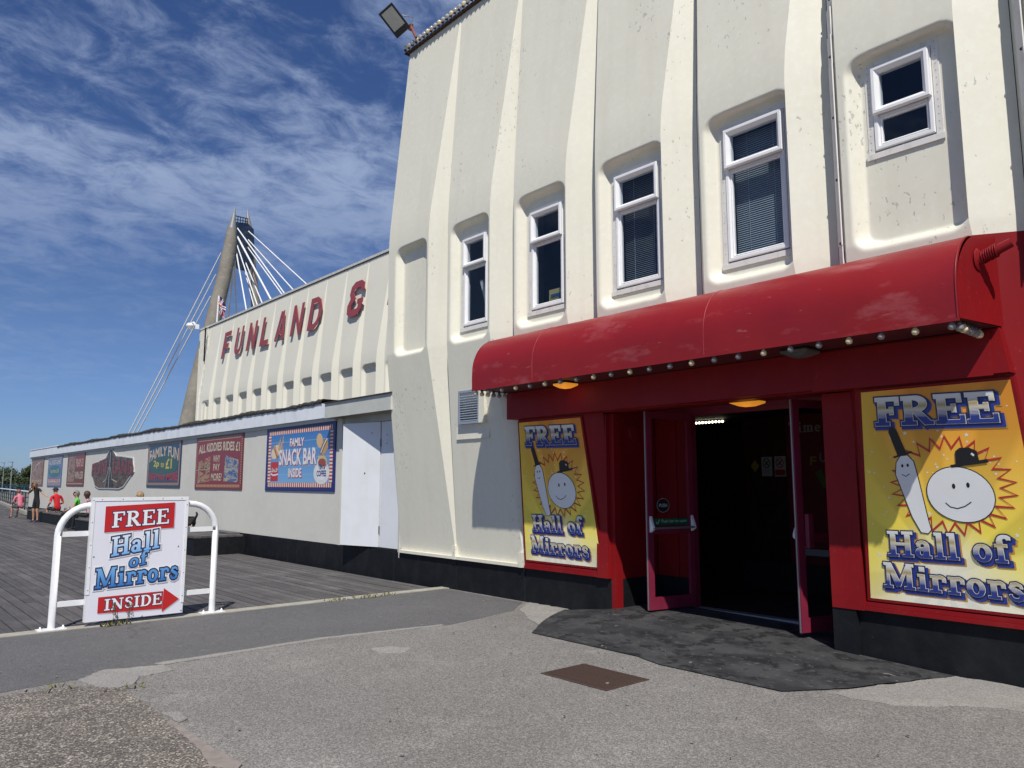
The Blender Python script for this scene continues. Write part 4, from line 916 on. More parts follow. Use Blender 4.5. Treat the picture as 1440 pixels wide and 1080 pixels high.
for i in range(9): mb.lathe((-7.53 + 0.063 * i, 10.55, 2.58), [(0, -0.02), (0.017, -0.012), (0.02, 0), (0.015, 0.012), (0, 0.018)], 8)
kid(mb, 'led_dots', M['led'], t, kind='stuff'); mb = MB(); mb.box(-7.65, -6.9, 10.56, 10.6, 2.585, 2.61); kid(mb, 'strip_backing', M['blackplastic'], t)

# ------------------------------------------------------------------ awning with its bulbs
aw = thing('awning', 'long curved dark red awning over the entrance edged with small bulbs', 'awning', (-5.05, 6.3, 2.84))
AF = 6.26; AU0, AU1 = -8.02, -2.07
prof = [(AF, 2.835), (AF - 0.002, 3.0)]
for i in range(13):
    a = pi - (pi / 2) * i / 12; prof.append((6.72 + 0.46 * cos(a) , 3.06 + 0.50 * sin(a)))
prof += [(6.93, 3.59)]
mb = MB(); seams = [AU0, -6.83, -4.35, AU1]
nU = 90; vs = []; fs = []
rn = random.Random(2)
for i in range(nU + 1):
    u = AU0 + (AU1 - AU0) * i / nU
    for (v, z) in prof:
        d = 0.004 * sin(u * 3.1 + z * 4) + 0.003 * sin(u * 7.7 + z * 2); vs.append((u, v + d, z + 0.3 * d))
m_ = len(prof)
for i in range(nU):
    for k in range(m_ - 1): fs.append((i * m_ + k, (i + 1) * m_ + k, (i + 1) * m_ + k + 1, i * m_ + k + 1))
mb.add(vs, fs, 0, None, True); kid(mb, 'awning_cover', M['awning'], aw)
poly = [(v, z) for v, z in prof] + [(6.95, 2.845)]; mb = MB()
def endu(v, z): return AU1 + 0.001 + max(0, (v - 6.27) / 0.68) * 0.085
mb.add([(endu(6.55, 3.0), 6.55, 3.0)] + [(endu(v, z), v, z) for v, z in poly], [(0, i + 1, (i + 1) % len(poly) + 1) for i in range(len(poly))], 0)
mb.add([(AU1, 6.70, 3.562), (endu(6.93, 3.59), 6.93, 3.592), (AU1 - .02, 6.93, 3.592)], [(0, 1, 2)], 0); kid(mb, 'end_panel', M['red'], aw)
mb = MB(); mb.add([(AU0 - 0.001, v, z) for v, z in poly], [tuple(range(len(poly) - 1, -1, -1))], 0); kid(mb, 'end_panel', M['awning'], aw)
for s_ in seams[1:3]:
    mb = MB(); mb.tube([(s_, v - 0.004, z) for v, z in prof], 0.004, 5); kid(mb, 'seam', mat('scuffed_seam', (0.36, 0.05, 0.055), 0.5, noise=(9, (0.27, 0.015, 0.02), 0.45, 0.7)), aw)
mb = MB(); mb.tube([(AU1 - 0.012, v - 0.003, z + 0.003) for v, z in prof], 0.006, 5); mb.box(AU0, AU1, AF - 0.006, AF + 0.006, 2.815, 2.84); kid(mb, 'hem', M['awning'], aw)
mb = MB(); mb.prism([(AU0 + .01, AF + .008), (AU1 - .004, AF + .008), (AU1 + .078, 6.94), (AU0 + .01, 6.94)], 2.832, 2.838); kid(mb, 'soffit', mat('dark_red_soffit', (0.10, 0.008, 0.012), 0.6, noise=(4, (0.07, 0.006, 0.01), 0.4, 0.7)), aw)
mb = MB()   # inspection flap and rivets on the end
mb.ring(6.42, 6.88, 2.9, 3.2, [(0, 0), (0.004, 0.004), (0.008, 0)]); mb.v = [(AU1 + 0.002 + y_ * 0.8, x_, z_) for (x_, y_, z_) in mb.v]
for (v, z) in [(6.32 + 0.07 * i, 2.87) for i in range(9)] + [(6.90, 2.95 + 0.1 * i) for i in range(6)] + [(6.45 + 0.1 * i, 3.22) for i in range(4)] + [(6.31, 2.95 + 0.09 * i) for i in range(3)]:
    mb.lathe((AU1 + 0.002, v, z), [(0.007, 0), (0.005, 0.004), (0, 0.005)], 6, 0, (1, 0, 0))
kid(mb, 'rivets', M['red'], aw, kind='stuff')
# bulb meshes, hanging from z = 0
def bulb_mesh(glassm):
    mb = MB(); mb.lathe((0, 0, 0), [(0.010, 0.0), (0.011, -0.010), (0.016, -0.018), (0.0235, -0.030), (0.0245, -0.040), (0.021, -0.050), (0.012, -0.057), (0.0, -0.059)], 12)
    mb.lathe((0, 0, 0), [(0.014, 0.004), (0.0145, -0.008), (0.0105, -0.010)], 10, 1)
    o = mb.build('bulb', [glassm, M['socket']]); me = o.data; bpy.data.objects.remove(o); return me
BM = [bulb_mesh(M['bulb_warm']), bulb_mesh(M['bulb_dark']), bulb_mesh(M['bulb_clear'])]
pat = [0, 1, 1, 0, 1, 0, 1, 1, 0, 1, 0, 1, 1, 0, 1, 1, 0, 1, 1, 0, 1, 0, 1, 1]
off = Vector(aw.location)
nb = 23
for i in range(nb):
    u = AU0 + 0.05 + (AU1 - AU0 - 0.12) * i / (nb - 1); place('bulb', BM[pat[i % 24]], aw, Vector((u, AF + 0.035, 2.826)) - off, i * 0.7, (1.2, 1.2, 1.2))
for i in range(5): place('bulb', BM[(0, 0, 1, 1, 2)[i]], aw, Vector((AU0 + 0.04, AF + 0.14 + 0.10 * i, 2.828)) - off, i, (1.3, 1.3, 1.3))
for i in range(6): place('bulb', BM[(1, 0, 1, 1, 1, 0)[i]], aw, Vector((AU1 - 0.04, AF + 0.10 + 0.085 * i, 2.828)) - off, i, (1.35, 1.35, 1.35))
# rolled stub on the awning's end
st_ = thing('bracket_stub', 'red painted pole stub wrapped in wire on the right end of the awning', 'bracket', (-2.06, 6.66, 3.33))
mb = MB(); mb.lathe((AU1 + 0.045, 6.62, 3.34), [(0.0, 0.01), (0.085, 0.01), (0.095, 0.0)], 20, 0, (1, 0, 0)); kid(mb, 'round_base', M['red'], st_)
mb = MB(); mb.tube([(AU1 + 0.04, 6.62, 3.34), (AU1 + 0.27, 6.66, 3.44)], [0.042, 0.036], 14); kid(mb, 'pole_stub', M['red'], st_)
mb = MB()
pts = []
for i in range(60):
    a = i * 0.75; t_ = 0.035 + 0.11 * i / 60; pts.append((AU1 + .035 + t_, 6.62 + 0.18 * t_ + 0.050 * cos(a), 3.34 + 0.42 * t_ + 0.052 * sin(a)))
mb.tube(pts, 0.006, 5); kid(mb, 'wire_wrap', M['red'], st_)
# ------------------------------------------------------------------ louvre vent beside the awning
vt = thing('louvre_vent', 'blue grey louvred vent on the cream wall left of the awning', 'vent', (-9.1, 7.0, 2.8))
vx0, vx1, vz0, vz1 = -9.20, -8.70, 2.47, 2.97; vv = 6.93
mb = MB(); mb.ring(vx0, vx1, vz0, vz1, [(0, vv + 0.05), (0, vv - 0.012), (0.035, vv - 0.012), (0.04, vv + 0.04)]); kid(mb, 'vent_frame', M['bluegrey'], vt)
for i in range(12):
    z = vz0 + 0.055 + i * 0.0365
    mb = MB(); mb.obox(((vx0 + vx1) / 2, vv + 0.008, z), (1, 0, 0), (0, 0.75, 0.66), (0, -0.66, 0.75), 0.212, 0.019, 0.0025); kid(mb, 'slat', M['bluegrey'], vt)
mb = MB(); mb.box(vx0 + 0.03, vx1 - 0.03, vv + 0.045, vv + 0.05, vz0 + 0.03, vz1 - 0.03); kid(mb, 'vent_backing', M['void'], vt)
mb = MB(); mb.box(vx0 - 0.12, vx1 + 0.16, vv + 0.055, vv + 0.062, vz0 - 0.22, vz1 + 0.20); 
for i in range(9):
    for z in (vz0 - 0.2, vz1 + 0.18): mb.lathe((vx0 - 0.1 + i * 0.09, vv + 0.055, z), [(0.005, 0), (0, 0.004)], 6, 0, (0, -1, 0))
kid(mb, 'backing_board', M['cream'], vt)
mb = MB(); mb.box(vx1 + 0.003, vx1 + 0.13, vv - 0.02, vv + 0.05, vz0 - 0.0, vz1 + 0.0); kid(mb, 'side_box', M['cream'], vt)

# ------------------------------------------------------------------ lights along the tower's parapet, floodlight
sb = thing('parapet_bulbs', 'row of small bulbs along the top edge of the cream entrance block', 'light string', (-10, 7.05, 9.38))
mb = MB(); mb.box(-11.16, -6.4, 7.13, 7.21, 9.357, 9.385); mb.box(-11.2, -11.14, 7.13, 7.9, 9.357, 9.385)
kid(mb, 'rail', M['rust'], sb)
off = Vector(sb.location)
for i in range(42):
    o = place('bulb', BM[2 if i % 3 else 0], sb, Vector((-11.14 + 0.115 * i, 7.11, 9.40)) - off, i, (1.7, 1.7, 1.7)); o.rotation_euler = (radians(165), 0, 0)
for i in range(4):
    o = place('bulb', BM[1], sb, Vector((-11.19, 7.2 + 0.13 * i, 9.41)) - off, i, (1.4, 1.4, 1.4)); o.rotation_euler = (radians(100), 0, i)
for i in range(40):
    mb = None
fl = thing('floodlight', 'black framed floodlight on a rusty arm at the top left corner of the entrance block', 'floodlight', (-10.9, 6.9, 9.6))
c = Vector((-11.00, 6.78, 9.78)); nrm = (Vector((0, 0, EYE)) - c).normalized(); nrm = (nrm + Vector((0.10, -0.10, -0.15))).normalized()
up = Vector((-0.55, -0.35, 1)); up = (up - nrm * up.dot(nrm)).normalized(); sd_ = up.cross(nrm).normalized()
mb = MB(); mb.obox(c, sd_, up, nrm, 0.155, 0.25, 0.035)
mb.obox(c - nrm * 0.045, sd_, up, nrm, 0.11, 0.18, 0.02); kid(mb, 'lamp_housing', M['blackplastic'], fl)
mb = MB(); mb.obox(c + nrm * 0.036 + up * 0.035, sd_, up, nrm, 0.120, 0.175, 0.004); kid(mb, 'lens', M['greyglass'], fl)
mb = MB(); a_ = c + sd_ * 0.16 - up * 0.02; b_ = c + sd_ * 0.16 - nrm * 0.16 - up * 0.16; e_ = c - up * 0.27 - nrm * 0.13 + sd_ * 0.10
mb.tube([c + sd_ * 0.165 - up * 0.02, c + sd_ * 0.30 - up * 0.16, c + sd_ * 0.17 - up * 0.25], 0.010, 6); kid(mb, 'yoke', M['steel'], fl)
base = Vector((-10.72, 7.06, 9.44)); mb = MB(); mb.tube([c + sd_ * 0.17 - up * 0.25, base], 0.024, 8); mb.obox(c + sd_ * 0.16 - up * 0.26, (1, 0, 0), (0, 1, 0), (0, 0, 1), 0.035, 0.03, 0.05); kid(mb, 'arm', M['rustred'], fl)

# ------------------------------------------------------------------ mirror-hall posters
def mirror_poster(bl, br, tl, tr, label, chars):
    t = thing('mirror_hall_poster', label, 'poster', ((bl[0] + br[0]) / 2, 7.1, 0.55), 'yellow posters beside the doors')
    S_ = Sheet(bl, br, tl, tr, [M['red']]); b = 0.012
    vs = [S_.P(s, t_, h) for h in (-0.05, 0.018) for (s, t_) in ((-.022, -.014), (1.022, -.014), (1.022, 1.012), (-.022, 1.012))]
    S_.mb.add(vs, [(4, 5, 6, 7), (0, 1, 5, 4), (1, 2, 6, 5), (2, 3, 7, 6), (3, 0, 4, 7)]); S_.build('backing_frame', t)
    mats = [M['sunburst'], flat(0.012, 0.022, 0.12), flat(0.022, 0.048, 0.28), M['chrome'], flat(0.50, 0.03, 0.03), flat(0.80, 0.81, 0.80), flat(0.012, 0.012, 0.014), flat(0.82, 0.80, 0.62), flat(0.62, 0.30, 0.06)]
    S_ = Sheet(bl, br, tl, tr, mats)
    n = 10
    for i in range(n):
        for j in range(14):
            S_.mb.add([S_.P(i / n, j / 14, .02), S_.P((i + 1) / n, j / 14, .02), S_.P((i + 1) / n, (j + 1) / 14, .02), S_.P(i / n, (j + 1) / 14, .02)], [(0, 1, 2, 3)], 0, [(i / n, j / 14, 0), ((i + 1) / n, j / 14, 0), ((i + 1) / n, (j + 1) / 14, 0), (i / n, (j + 1) / 14, 0)])
    r = random.Random(12)
    for i in range(95):    # printed stars and dots
        s, t_ = r.uniform(0.03, 0.97), r.uniform(0.02, 0.97); q = r.choice([.004, .005, .006, .011, .017])
        if q > 0.008: S_.poly([(s + q * (1 if k % 2 == 0 else .42) * sin(k * pi / 5), t_ + .62 * q * (1 if k % 2 == 0 else .42) * cos(k * pi / 5)) for k in range(10)], 5 if i % 3 else 7, .0206 + i * 4e-6)
        else: S_.ell(s, t_, q, q * .6, 5 if i % 2 else 7, .0206 + i * 4e-6, 8)
    B = []; K = 25
    for k in range(2 * K + 1):
        a = pi / 2 + 2 * pi * k / (2 * K); rr = 1.0 if k % 2 == 0 else 0.76
        B.append((0.55 + 0.375 * rr * cos(a), 0.548 + 0.222 * rr * sin(a)))
    S_.line(B, 0.020, 4, 0.0235)
    def outl(pts, mi, h, w=0.012):
        S_.line(pts + [pts[0]], w, 6, h); S_.poly(pts, mi, h + .0006)
    # two plain stand-in shapes, a tall thin one and a round one, with simple hats and smiles
    tall = [(.225, .655), (.255, .685), (.30, .688), (.335, .66), (.345, .625), (.36, .56), (.395, .38), (.405, .345), (.385, .328), (.345, .332), (.30, .40), (.245, .53), (.215, .60)]
    outl(tall, 5, .0245); S_.poly([(.235, .690), (.185, .800), (.190, .818), (.215, .822), (.240, .812), (.300, .692)], 6, .027); S_.poly([(.205, .684), (.21, .676), (.335, .700), (.33, .708)], 6, .0272)
    blob = [(0.60 + 0.185 * cos(2 * pi * i / 36) * (1 + .06 * cos(4 * pi * i / 36 + .6)), 0.508 + 0.128 * sin(2 * pi * i / 36) * (1 + .06 * cos(4 * pi * i / 36 + .6))) for i in range(36)]
    outl(blob, 5, .0245); 
    S_.poly([(.60, .645), (.605, .700), (.635, .716), (.69, .716), (.735, .70), (.742, .645)], 6, .027); S_.poly([(.565, .640), (.572, .628), (.79, .648), (.79, .664)], 6, .0272); S_.line([(.70, .69), (.715, .68)], .012, 5, .0274)
    S_.line([(.51, .470), (.535, .452), (.575, .445), (.62, .455), (.66, .475)], .006, 6, .0265); S_.ell(.57, .545, .010, .012, 6, .0265, 12); S_.ell(.655, .550, .010, .012, 6, .0265, 12)
    S_.line([(.255, .600), (.28, .590), (.305, .602)], .005, 6, .0265); S_.ell(.262, .640, .008, .008, 6, .0265, 10); S_.ell(.298, .642, .008, .008, 6, .0265, 10)
    def word(tx, s0, t0, s1, h_t, rise=0.0, g_=0.0):
        for dx, e, mi, h in ((.020, .090, 8, .0215), (.013, .080, 2, .0245), (0, .062, 1, .0275), (0, .016, 7, .0305), (0, 0.0, 3, .0335)):
            e += g_
            S_.slab(tx, s0, t0, s1, h_t, mi, h, e, (dx, -dx * .8), rise)
    word('FREE', .10, .835, .90, .130, -.012, .018)
    word('Hall of', .13, .212, .83, .118, .004); word('Mirrors', .09, .062, .87, .118, -.006)
    S_.build('print', t); return t
def fv(z): return 7.2 - 0.35 * bulge(z)
zb, zt_ = 0.57, 2.42
mirror_poster((-7.94, fv(zb) - .02, zb), (-6.55, fv(zb) - .02, zb), (-7.86, fv(zt_) - .02, zt_), (-6.70, fv(zt_) - .02, zt_), 'narrow yellow FREE Hall of Mirrors poster left of the doors in awning shadow', 0)
mirror_poster((-3.27, fv(zb) - .02, zb), (-1.84, fv(zb) - .02, zb), (-3.16, fv(zt_) - .02, zt_), (-1.97, fv(zt_) - .02, zt_), 'large yellow FREE Hall of Mirrors poster right of the doors', 0)

# ------------------------------------------------------------------ low building with the snack bar poster
low = thing('snack_bar_wing', 'long low pale wing with white fascia left of the entrance block', 'building', (-28, 7.2, 0))
x = -45.0
bounds = [-45.0, -42.6, -40.2, -37.8, -35.4, -33.0, -30.6, -28.2, -25.8, -22.0, -19.6, -17.3, -13.32]
for a, b in zip(bounds[:-1], bounds[1:]):
    mb = MB(); dv = random.uniform(-.004, .004); mb.prism([(a + .004, 7.2 + dv), (b - .004, 7.2 - dv), (b - .004, 7.3), (a + .004, 7.3)], 0.45, 2.86); kid(mb, 'wall_board', M['board'], low)
mb = MB(); mb.box(-45.0, -11.1, 7.31, 7.4, 0.0, 3.15); mb.box(-45.06, -45.0, 7.2, 16, -.1, 3.15); kid(mb, 'inner_wall', M['board'], low)
for a, b in ((-17.6, -15.4), (-15.395, -13.1), (-13.095, -11.305)):
    chunk(a, b, 7.18, 7.36, -.1, 0.448, 'plinth', M['black'], low)
mb = MB(); mb.box(-45.05, -17.61, 7.19, 7.3, -.1, 0.448); kid(mb, 'plinth', M['black'], low)
fb = [-45.1, -38.5, -34.0, -29.4, -24.7, -20.1, -16.6, -13.42]
for i, (a, b) in enumerate(zip(fb[:-1], fb[1:])):
    mb = MB(); mb.box(a + .003, b - .003, 7.10, 7.19, 2.875, 3.17 + (.04 if i == 0 else 0)); kid(mb, 'fascia', M['white_fascia'], low)
mb = MB(); mb.box(-45.05, -13.45, 7.14, 7.197, 2.80, 2.873); kid(mb, 'fascia_batten', M['lintel'], low)
r = random.Random(3); mb = MB(); vs = []; fs = []; n = 260
for i in range(n + 1):
    u = -38.6 + (38.6 - 13.9) * i / n; z0 = 3.16 + r.uniform(-.03, .012); z1 = 3.235 + r.uniform(-.015, .02) + .02 * sin(u * 1.7)
    vs += [(u, 7.08, z0), (u, 7.07, (z0 + z1) / 2), (u, 7.10, z1), (u, 7.5, 3.26), (u, 13.5, 3.30)]
for i in range(n):
    for k in range(4): fs.append((i * 5 + k, (i + 1) * 5 + k, (i + 1) * 5 + k + 1, i * 5 + k + 1))
mb.add(vs, fs); kid(mb, 'felt_roof', M['felt'], low)
mb = MB(); mb.box(-45.12, -38.61, 7.08, 16, 3.213, 3.25); mb.box(-38.6, -38.55, 7.09, 16, 3.1, 3.25); mb.box(-14.0, -11.0, 7.3, 13.5, 3.16, 3.2); kid(mb, 'roof_trim', M['white_fascia'], low)
# door recess with its deep lintel
mb = MB(); mb.prism([(-13.41, 6.90), (-11.06, 6.90), (-11.06, 7.24), (-13.41, 7.24)], 2.83, 3.11); kid(mb, 'lintel_box', M['lintel'], low)
mb = MB(); mb.box(-13.44, -11.03, 6.87, 7.3, 3.112, 3.13); kid(mb, 'lintel_cap', M['felt'], low)
mb = MB(); mb.box(-13.31, -13.22, 7.18, 7.3, 0.45, 2.828); kid(mb, 'door_post', M['board'], low)
mb = MB(); mb.box(-13.20, -11.2, 7.22, 7.6, 2.70, 2.828); kid(mb, 'door_head', M['lintel'], low)
mb = MB(); mb.box(-13.21, -11.25, 7.2, 7.6, 0.44, 0.47); kid(mb, 'door_sill', M['black'], low)
dl = MB(); A_, B_ = Vector((-12.82, 7.0, 0)), Vector((-11.905, 7.245, 0)); d_ = (B_ - A_).normalized(); dl.obox((A_ + B_) / 2 + Vector((0, 0, 1.59)), d_, (-d_.y, d_.x, 0), (0, 0, 1), 0.472, .02, 1.10)
dw = kid(dl, 'door', M['white_door'], low)
mb = MB(); mb.box(-11.885, -11.22, 7.24, 7.28, .49, 2.69); kid(mb, 'door_leaf', M['white_door'], low)
mb = MB(); 
for z in (.72, 2.25): mb.box(-11.90, -11.885, 7.225, 7.238, z, z + .13)
mb.lathe((-12.25, 7.13, 1.78), [(.015, 0), (.01, .01), (0, .012)], 8, 0, (0.2, -1, 0)); mb.lathe((-12.1, 7.17, 2.5), [(.012, 0), (0, .012)], 8, 0, (0.2, -1, 0)); mb.lathe((-11.7, 7.24, 2.45), [(.012, 0), (0, .012)], 8, 0, (0, -1, 0)); mb.lathe((-11.7, 7.24, 2.3), [(.012, 0), (0, .012)], 8, 0, (0, -1, 0))
kid(mb, 'hinge', M['rust'], dw)
mb = MB(); mb.prism([(-11.215, 7.19), (-11.15, 7.18), (-11.14, 7.5), (-11.215, 7.5)], 0.36, 2.83); kid(mb, 'door_post', M['board'], low)
mb = MB(); mb.box(-13.2, -11.2, 7.60, 7.64, .3, 2.8); kid(mb, 'door_backing', M['void'], low)

# posters along the low wing
PV = 7.185
def wall_poster(name, u0, u1, z0, z1, label, mats, back, group='posters along the low wing'):
    t = thing(name, label, 'poster', ((u0 + u1) / 2, PV, z0), group)
    mb = MB(); mb.box(u0 - .012, u1 + .012, PV - .006, PV + .012, z0 - .012, z1 + .012); kid(mb, 'poster_board', back, t)
    return t, Sheet((u0, PV - .007, z0), (u1, PV - .007, z0), (u0, PV - .007, z1), (u1, PV - .007, z1), mats)
# family snack bar
t, S_ = wall_poster('snack_bar_poster', -16.66, -13.48, 1.45, 2.835, 'blue poster with a red gingham border reading FAMILY SNACK BAR INSIDE', [flat(.015, .025, .16), M['gingham'], M['ginghamv'], M['snackblue'], flat(.78, .76, .78), flat(.36, .05, .07), flat(.50, .03, .035), flat(.52, .30, .12), flat(.66, .45, .22), flat(.42, .10, .03), flat(.03, .06, .20), flat(.70, .70, .70), flat(.22, .11, .06), flat(.74, .60, .40), flat(.25, .50, .78)], flat(.015, .025, .16))
S_.rect(0, 0, 1, 1, 0, .001); S_.rect(.045, .05, .965, .115, 1, .002, 1); S_.rect(.045, .865, .965, .93, 1, .002); S_.rect(.035, .115, .075, .865, 2, .002); S_.rect(.935, .115, .975, .865, 2, .002); S_.rect(.075, .115, .935, .865, 3, .003)
for i in range(1, 6): S_.line([(.075, .115 + .125 * i), (.935, .115 + .125 * i)], .003, 14, .0036)
for tx, a in (('FAMILY', (.375, .665, .585, .79)), ('SNACK BAR', (.215, .38, .765, .63)), ('INSIDE', (.365, .195, .56, .335))):
    S_.text(tx, a[0] + .006, a[1] - .014, a[2] + .006, a[3] - .014, 5, .0045, .045); S_.text(tx, *a, 4, .006, .03)
S_.rect(.085, .14, .205, .44, 6, .0045); S_.text('Coca-Cola', .09, .28, .20, .35, 4, .006, .02, shear=.35); S_.line([(.09, .26), (.12, .235), (.16, .235), (.205, .25)], .010, 4, .006)
S_.ell(.155, .60, .070, .125, 13, .0045, 24, -.5); S_.line([(.125, .69), (.15, .63), (.175, .56), (.195, .50)], .030, 9, .006); S_.line([(.125, .705), (.14, .66), (.165, .63), (.175, .58), (.198, .53)], .010, 8, .0075)
r = random.Random(4)
for i in range(26):
    s = r.uniform(.195, .27); q = r.uniform(.60, .76); S_.line([(s, q), (s + r.uniform(-.015, .02), q + r.uniform(.03, .09))], .008, 8 if i % 3 else 7, .0045 + i * 5e-5)
S_.ell(.80, .72, .042, .105, 8, .0045, 24, .1); S_.ell(.865, .62, .045, .12, 7, .0055, 24, -.3); S_.line([(.815, .53), (.86, .66), (.895, .73)], .030, 12, .0065); S_.line([(.82, .54), (.865, .67), (.90, .74)], .010, 11, .0075); S_.poly([(.785, .50), (.80, .40), (.90, .33), (.905, .43), (.87, .5)], 8, .0068); S_.line([(.80, .43), (.895, .36)], .012, 6, .0076)
S_.ell(.835, .255, .105, .165, 11, .0045, 36); S_.ell(.835, .265, .075, .115, 4, .0055, 30); S_.ell(.84, .41, .065, .085, 11, .0065, 30); S_.ell(.84, .40, .052, .060, 12, .0075, 30)
S_.text('TEA &', .795, .305, .885, .375, 10, .0085, .03); S_.text('COFFEE', .775, .205, .90, .29, 10, .0085, .03)
S_.build('print', t)
# all kiddies rides
t, S_ = wall_poster('kiddies_rides_poster', -21.2, -18.02, 1.46, 2.80, 'red poster with two ride pictures reading ALL KIDDIES RIDES £1', [flat(.23, .035, .045), flat(.50, .30, .16), flat(.55, .50, .36), M['photo_a'], M['photo_b'], flat(.10, .02, .03)], flat(.12, .03, .035))
S_.rect(0, 0, 1, 1, 0, .001)
for i in range(30):
    for (t0, t1) in ((.93, .975), (.03, .075)): S_.rect(.04 + .031 * i, t0, .06 + .031 * i, t1, 1, .002)
for i in range(20):
    for (s0, s1) in ((.015, .03), (.97, .985)): S_.rect(s0, .1 + .041 * i, s1, .12 + .041 * i, 1, .002)
S_.rect(.035, .07, .965, .078, 1, .0022); S_.rect(.035, .922, .965, .930, 1, .0022)
arch = lambda s, t_, y: (s, t_ + .05 * (1 - (2 * (s - .5)) ** 2) - .0)
S_.text('ALL KIDDIES RIDES £1', .06, .66, .94, .83, 2, .003, .03, warp=arch)
S_.text('WHY', .40, .50, .55, .63, 2, .003, .02); S_.text('PAY', .41, .34, .55, .47, 2, .003, .02); S_.text('MORE?', .37, .15, .60, .29, 2, .003, .02)
S_.poly([(.06, .10), (.34, .14), (.34, .62), (.07, .52)], 3, .003); S_.poly([(.64, .14), (.93, .12), (.93, .52), (.66, .62)], 4, .003)
S_.line([(.02, .35), (.1, .37), (.2, .36), (.33, .38)], .004, 2, .0042); S_.build('print', t)
# family fun
t, S_ = wall_poster('family_fun_poster', -25.52, -22.45, 1.49, 2.86, 'dark blue poster with green oval reading FAMILY FUN 2p to £1', [flat(.02, .07, .14), flat(.42, .22, .12), flat(.55, .45, .36), flat(.035, .10, .10), flat(.55, .46, .08), flat(.42, .03, .03), flat(.02, .03, .10)], flat(.02, .03, .10))
S_.rect(0, 0, 1, 1, 0, .001)
for i in range(34):
    for (t0, t1) in ((.905, .955), (.04, .09)): S_.rect(.05 + .0268 * i, t0, .072 + .0268 * i, t1, 1, .002)
for (s0, s1) in ((.02, .045), (.955, .98)): S_.rect(s0, .05, s1, .95, 1, .0019)
S_.ell(.5, .48, .44, .26, 3, .0025, 40)
arch = lambda s, t_, y: (s, t_ + (.10 * (1 - (2 * (s - .5)) ** 2) - .10) * (1 if y > .5 else 1.6))
S_.text('FAMILY FUN', .06, .66, .94, .87, 2, .0035, .03, warp=arch)
S_.text('2p', .20, .40, .38, .58, 4, .0045, .03); S_.text('to', .43, .42, .53, .53, 4, .0045, .02); S_.text('£1', .58, .38, .76, .60, 4, .0045, .03)
arch2 = lambda s, t_, y: (s, t_ - (.09 * (1 - (2 * (s - .5)) ** 2) - .09) * (y))
S_.text('WHY PAY MORE', .07, .13, .94, .27, 5, .0035, .03, warp=arch2); S_.build('print', t)
# cut-out logo board
t = thing('cut_out_logo_board', 'cut out board lettered FUNLAND with a dark spire rising in its middle', 'sign', (-29.8, PV, 1.4), 'posters along the low wing')
out = [(.0, .42), (.03, .66), (.25, .74), (.36, .80), (.42, .97), (.47, 1.02), (.52, .97), (.60, .82), (.72, .80), (.97, .73), (1.0, .40), (.96, .34), (.80, .05), (.70, .0), (.22, .0), (.12, .06)]
u0, u1, z0, z1 = -32.6, -26.95, 1.40, 2.80
mb = MB(); pz = [(u0 + (u1 - u0) * s, z0 + (z1 - z0) * q) for s, q in out]; n = len(pz)
vs = [(a, PV - .012, b) for a, b in pz] + [(a, PV + .012, b) for a, b in pz]; mb.add(vs, [tuple(range(n)), tuple(range(2 * n - 1, n - 1, -1))] + [(i, n + i, n + (i + 1) % n, (i + 1) % n) for i in range(n)]); kid(mb, 'cut_out_panel', flat(.55, .56, .57), t)
S_ = Sheet((u0, PV - .0125, z0), (u1, PV - .0125, z0), (u0, PV - .0125, z1), (u1, PV - .0125, z1), [M['photo_c'], flat(.20, .03, .035), flat(.02, .015, .015), flat(.50, .50, .48), flat(.10, .07, .05)])
S_.poly([(.5 + (s - .5) * .97, .45 + (q - .45) * .95) for s, q in out], 0, .001)
wv = lambda s, t_, y: (s, t_ + (.13 * (abs(s - .5) ** .8) * 0 + (.22 - .45 * abs(s - .47)) * y * .6 + .10 * (.5 - abs(s - .47))))
for tx, a in (('FUN', (.02, .33, .40, .64)), ('LAND', (.55, .33, .99, .64))):
    S_.text(tx, a[0] + .008, a[1] - .02, a[2] + .008, a[3] - .02, 2, .003, .05, warp=wv); S_.text(tx, *a, 1, .0045, .03, warp=wv)
S_.poly([(.40, .05), (.43, .5), (.435, .86), (.47, .985), (.505, .86), (.52, .5), (.58, .05)], 2, .006); S_.line([(.47, .92), (.47, .02)], .009, 3, .0072); S_.line([(.45, .55), (.41, .25), (.33, .17)], .006, 3, .007); S_.line([(.49, .55), (.54, .24), (.66, .17)], .006, 3, .007); S_.line([(.40, .2), (.38, .03)], .006, 3, .007)
S_.build('print', t)
t, S_ = wall_poster('play_to_win_poster', -36.75, -33.75, 1.50, 2.85, 'brown and red poster with a pale machine picture reading PLAY £1 WIN £50', [flat(.15, .035, .035), flat(.42, .25, .15), M['photo_d'], flat(.24, .03, .035), flat(.55, .47, .33)], flat(.10, .03, .03))
S_.rect(0, 0, 1, 1, 0, .001); S_.rect(.04, .92, .96, .95, 1, .002); S_.rect(.04, .04, .96, .08, 1, .002); S_.rect(.06, .12, .46, .88, 2, .002); S_.rect(.5, .5, .95, .88, 3, .002)
S_.text('PLAY £1', .53, .56, .93, .80, 4, .003, .02); S_.text('WIN £50', .48, .20, .95, .42, 4, .003, .02); S_.build('print', t)
t, S_ = wall_poster('video_games_poster', -40.75, -37.8, 1.46, 2.80, 'pale blue poster with a teal oval reading ALL VIDEO GAMES', [flat(.13, .20, .36), flat(.45, .26, .22), flat(.60, .56, .50), flat(.03, .16, .22), flat(.55, .50, .20), flat(.45, .06, .07)], flat(.04, .07, .20))
S_.rect(0, 0, 1, 1, 0, .001); S_.rect(.04, .90, .96, .95, 1, .002); S_.rect(.04, .05, .96, .10, 1, .002); S_.ell(.5, .49, .42, .20, 3, .0025, 30); S_.rect(.07, .13, .93, .24, 2, .0021)
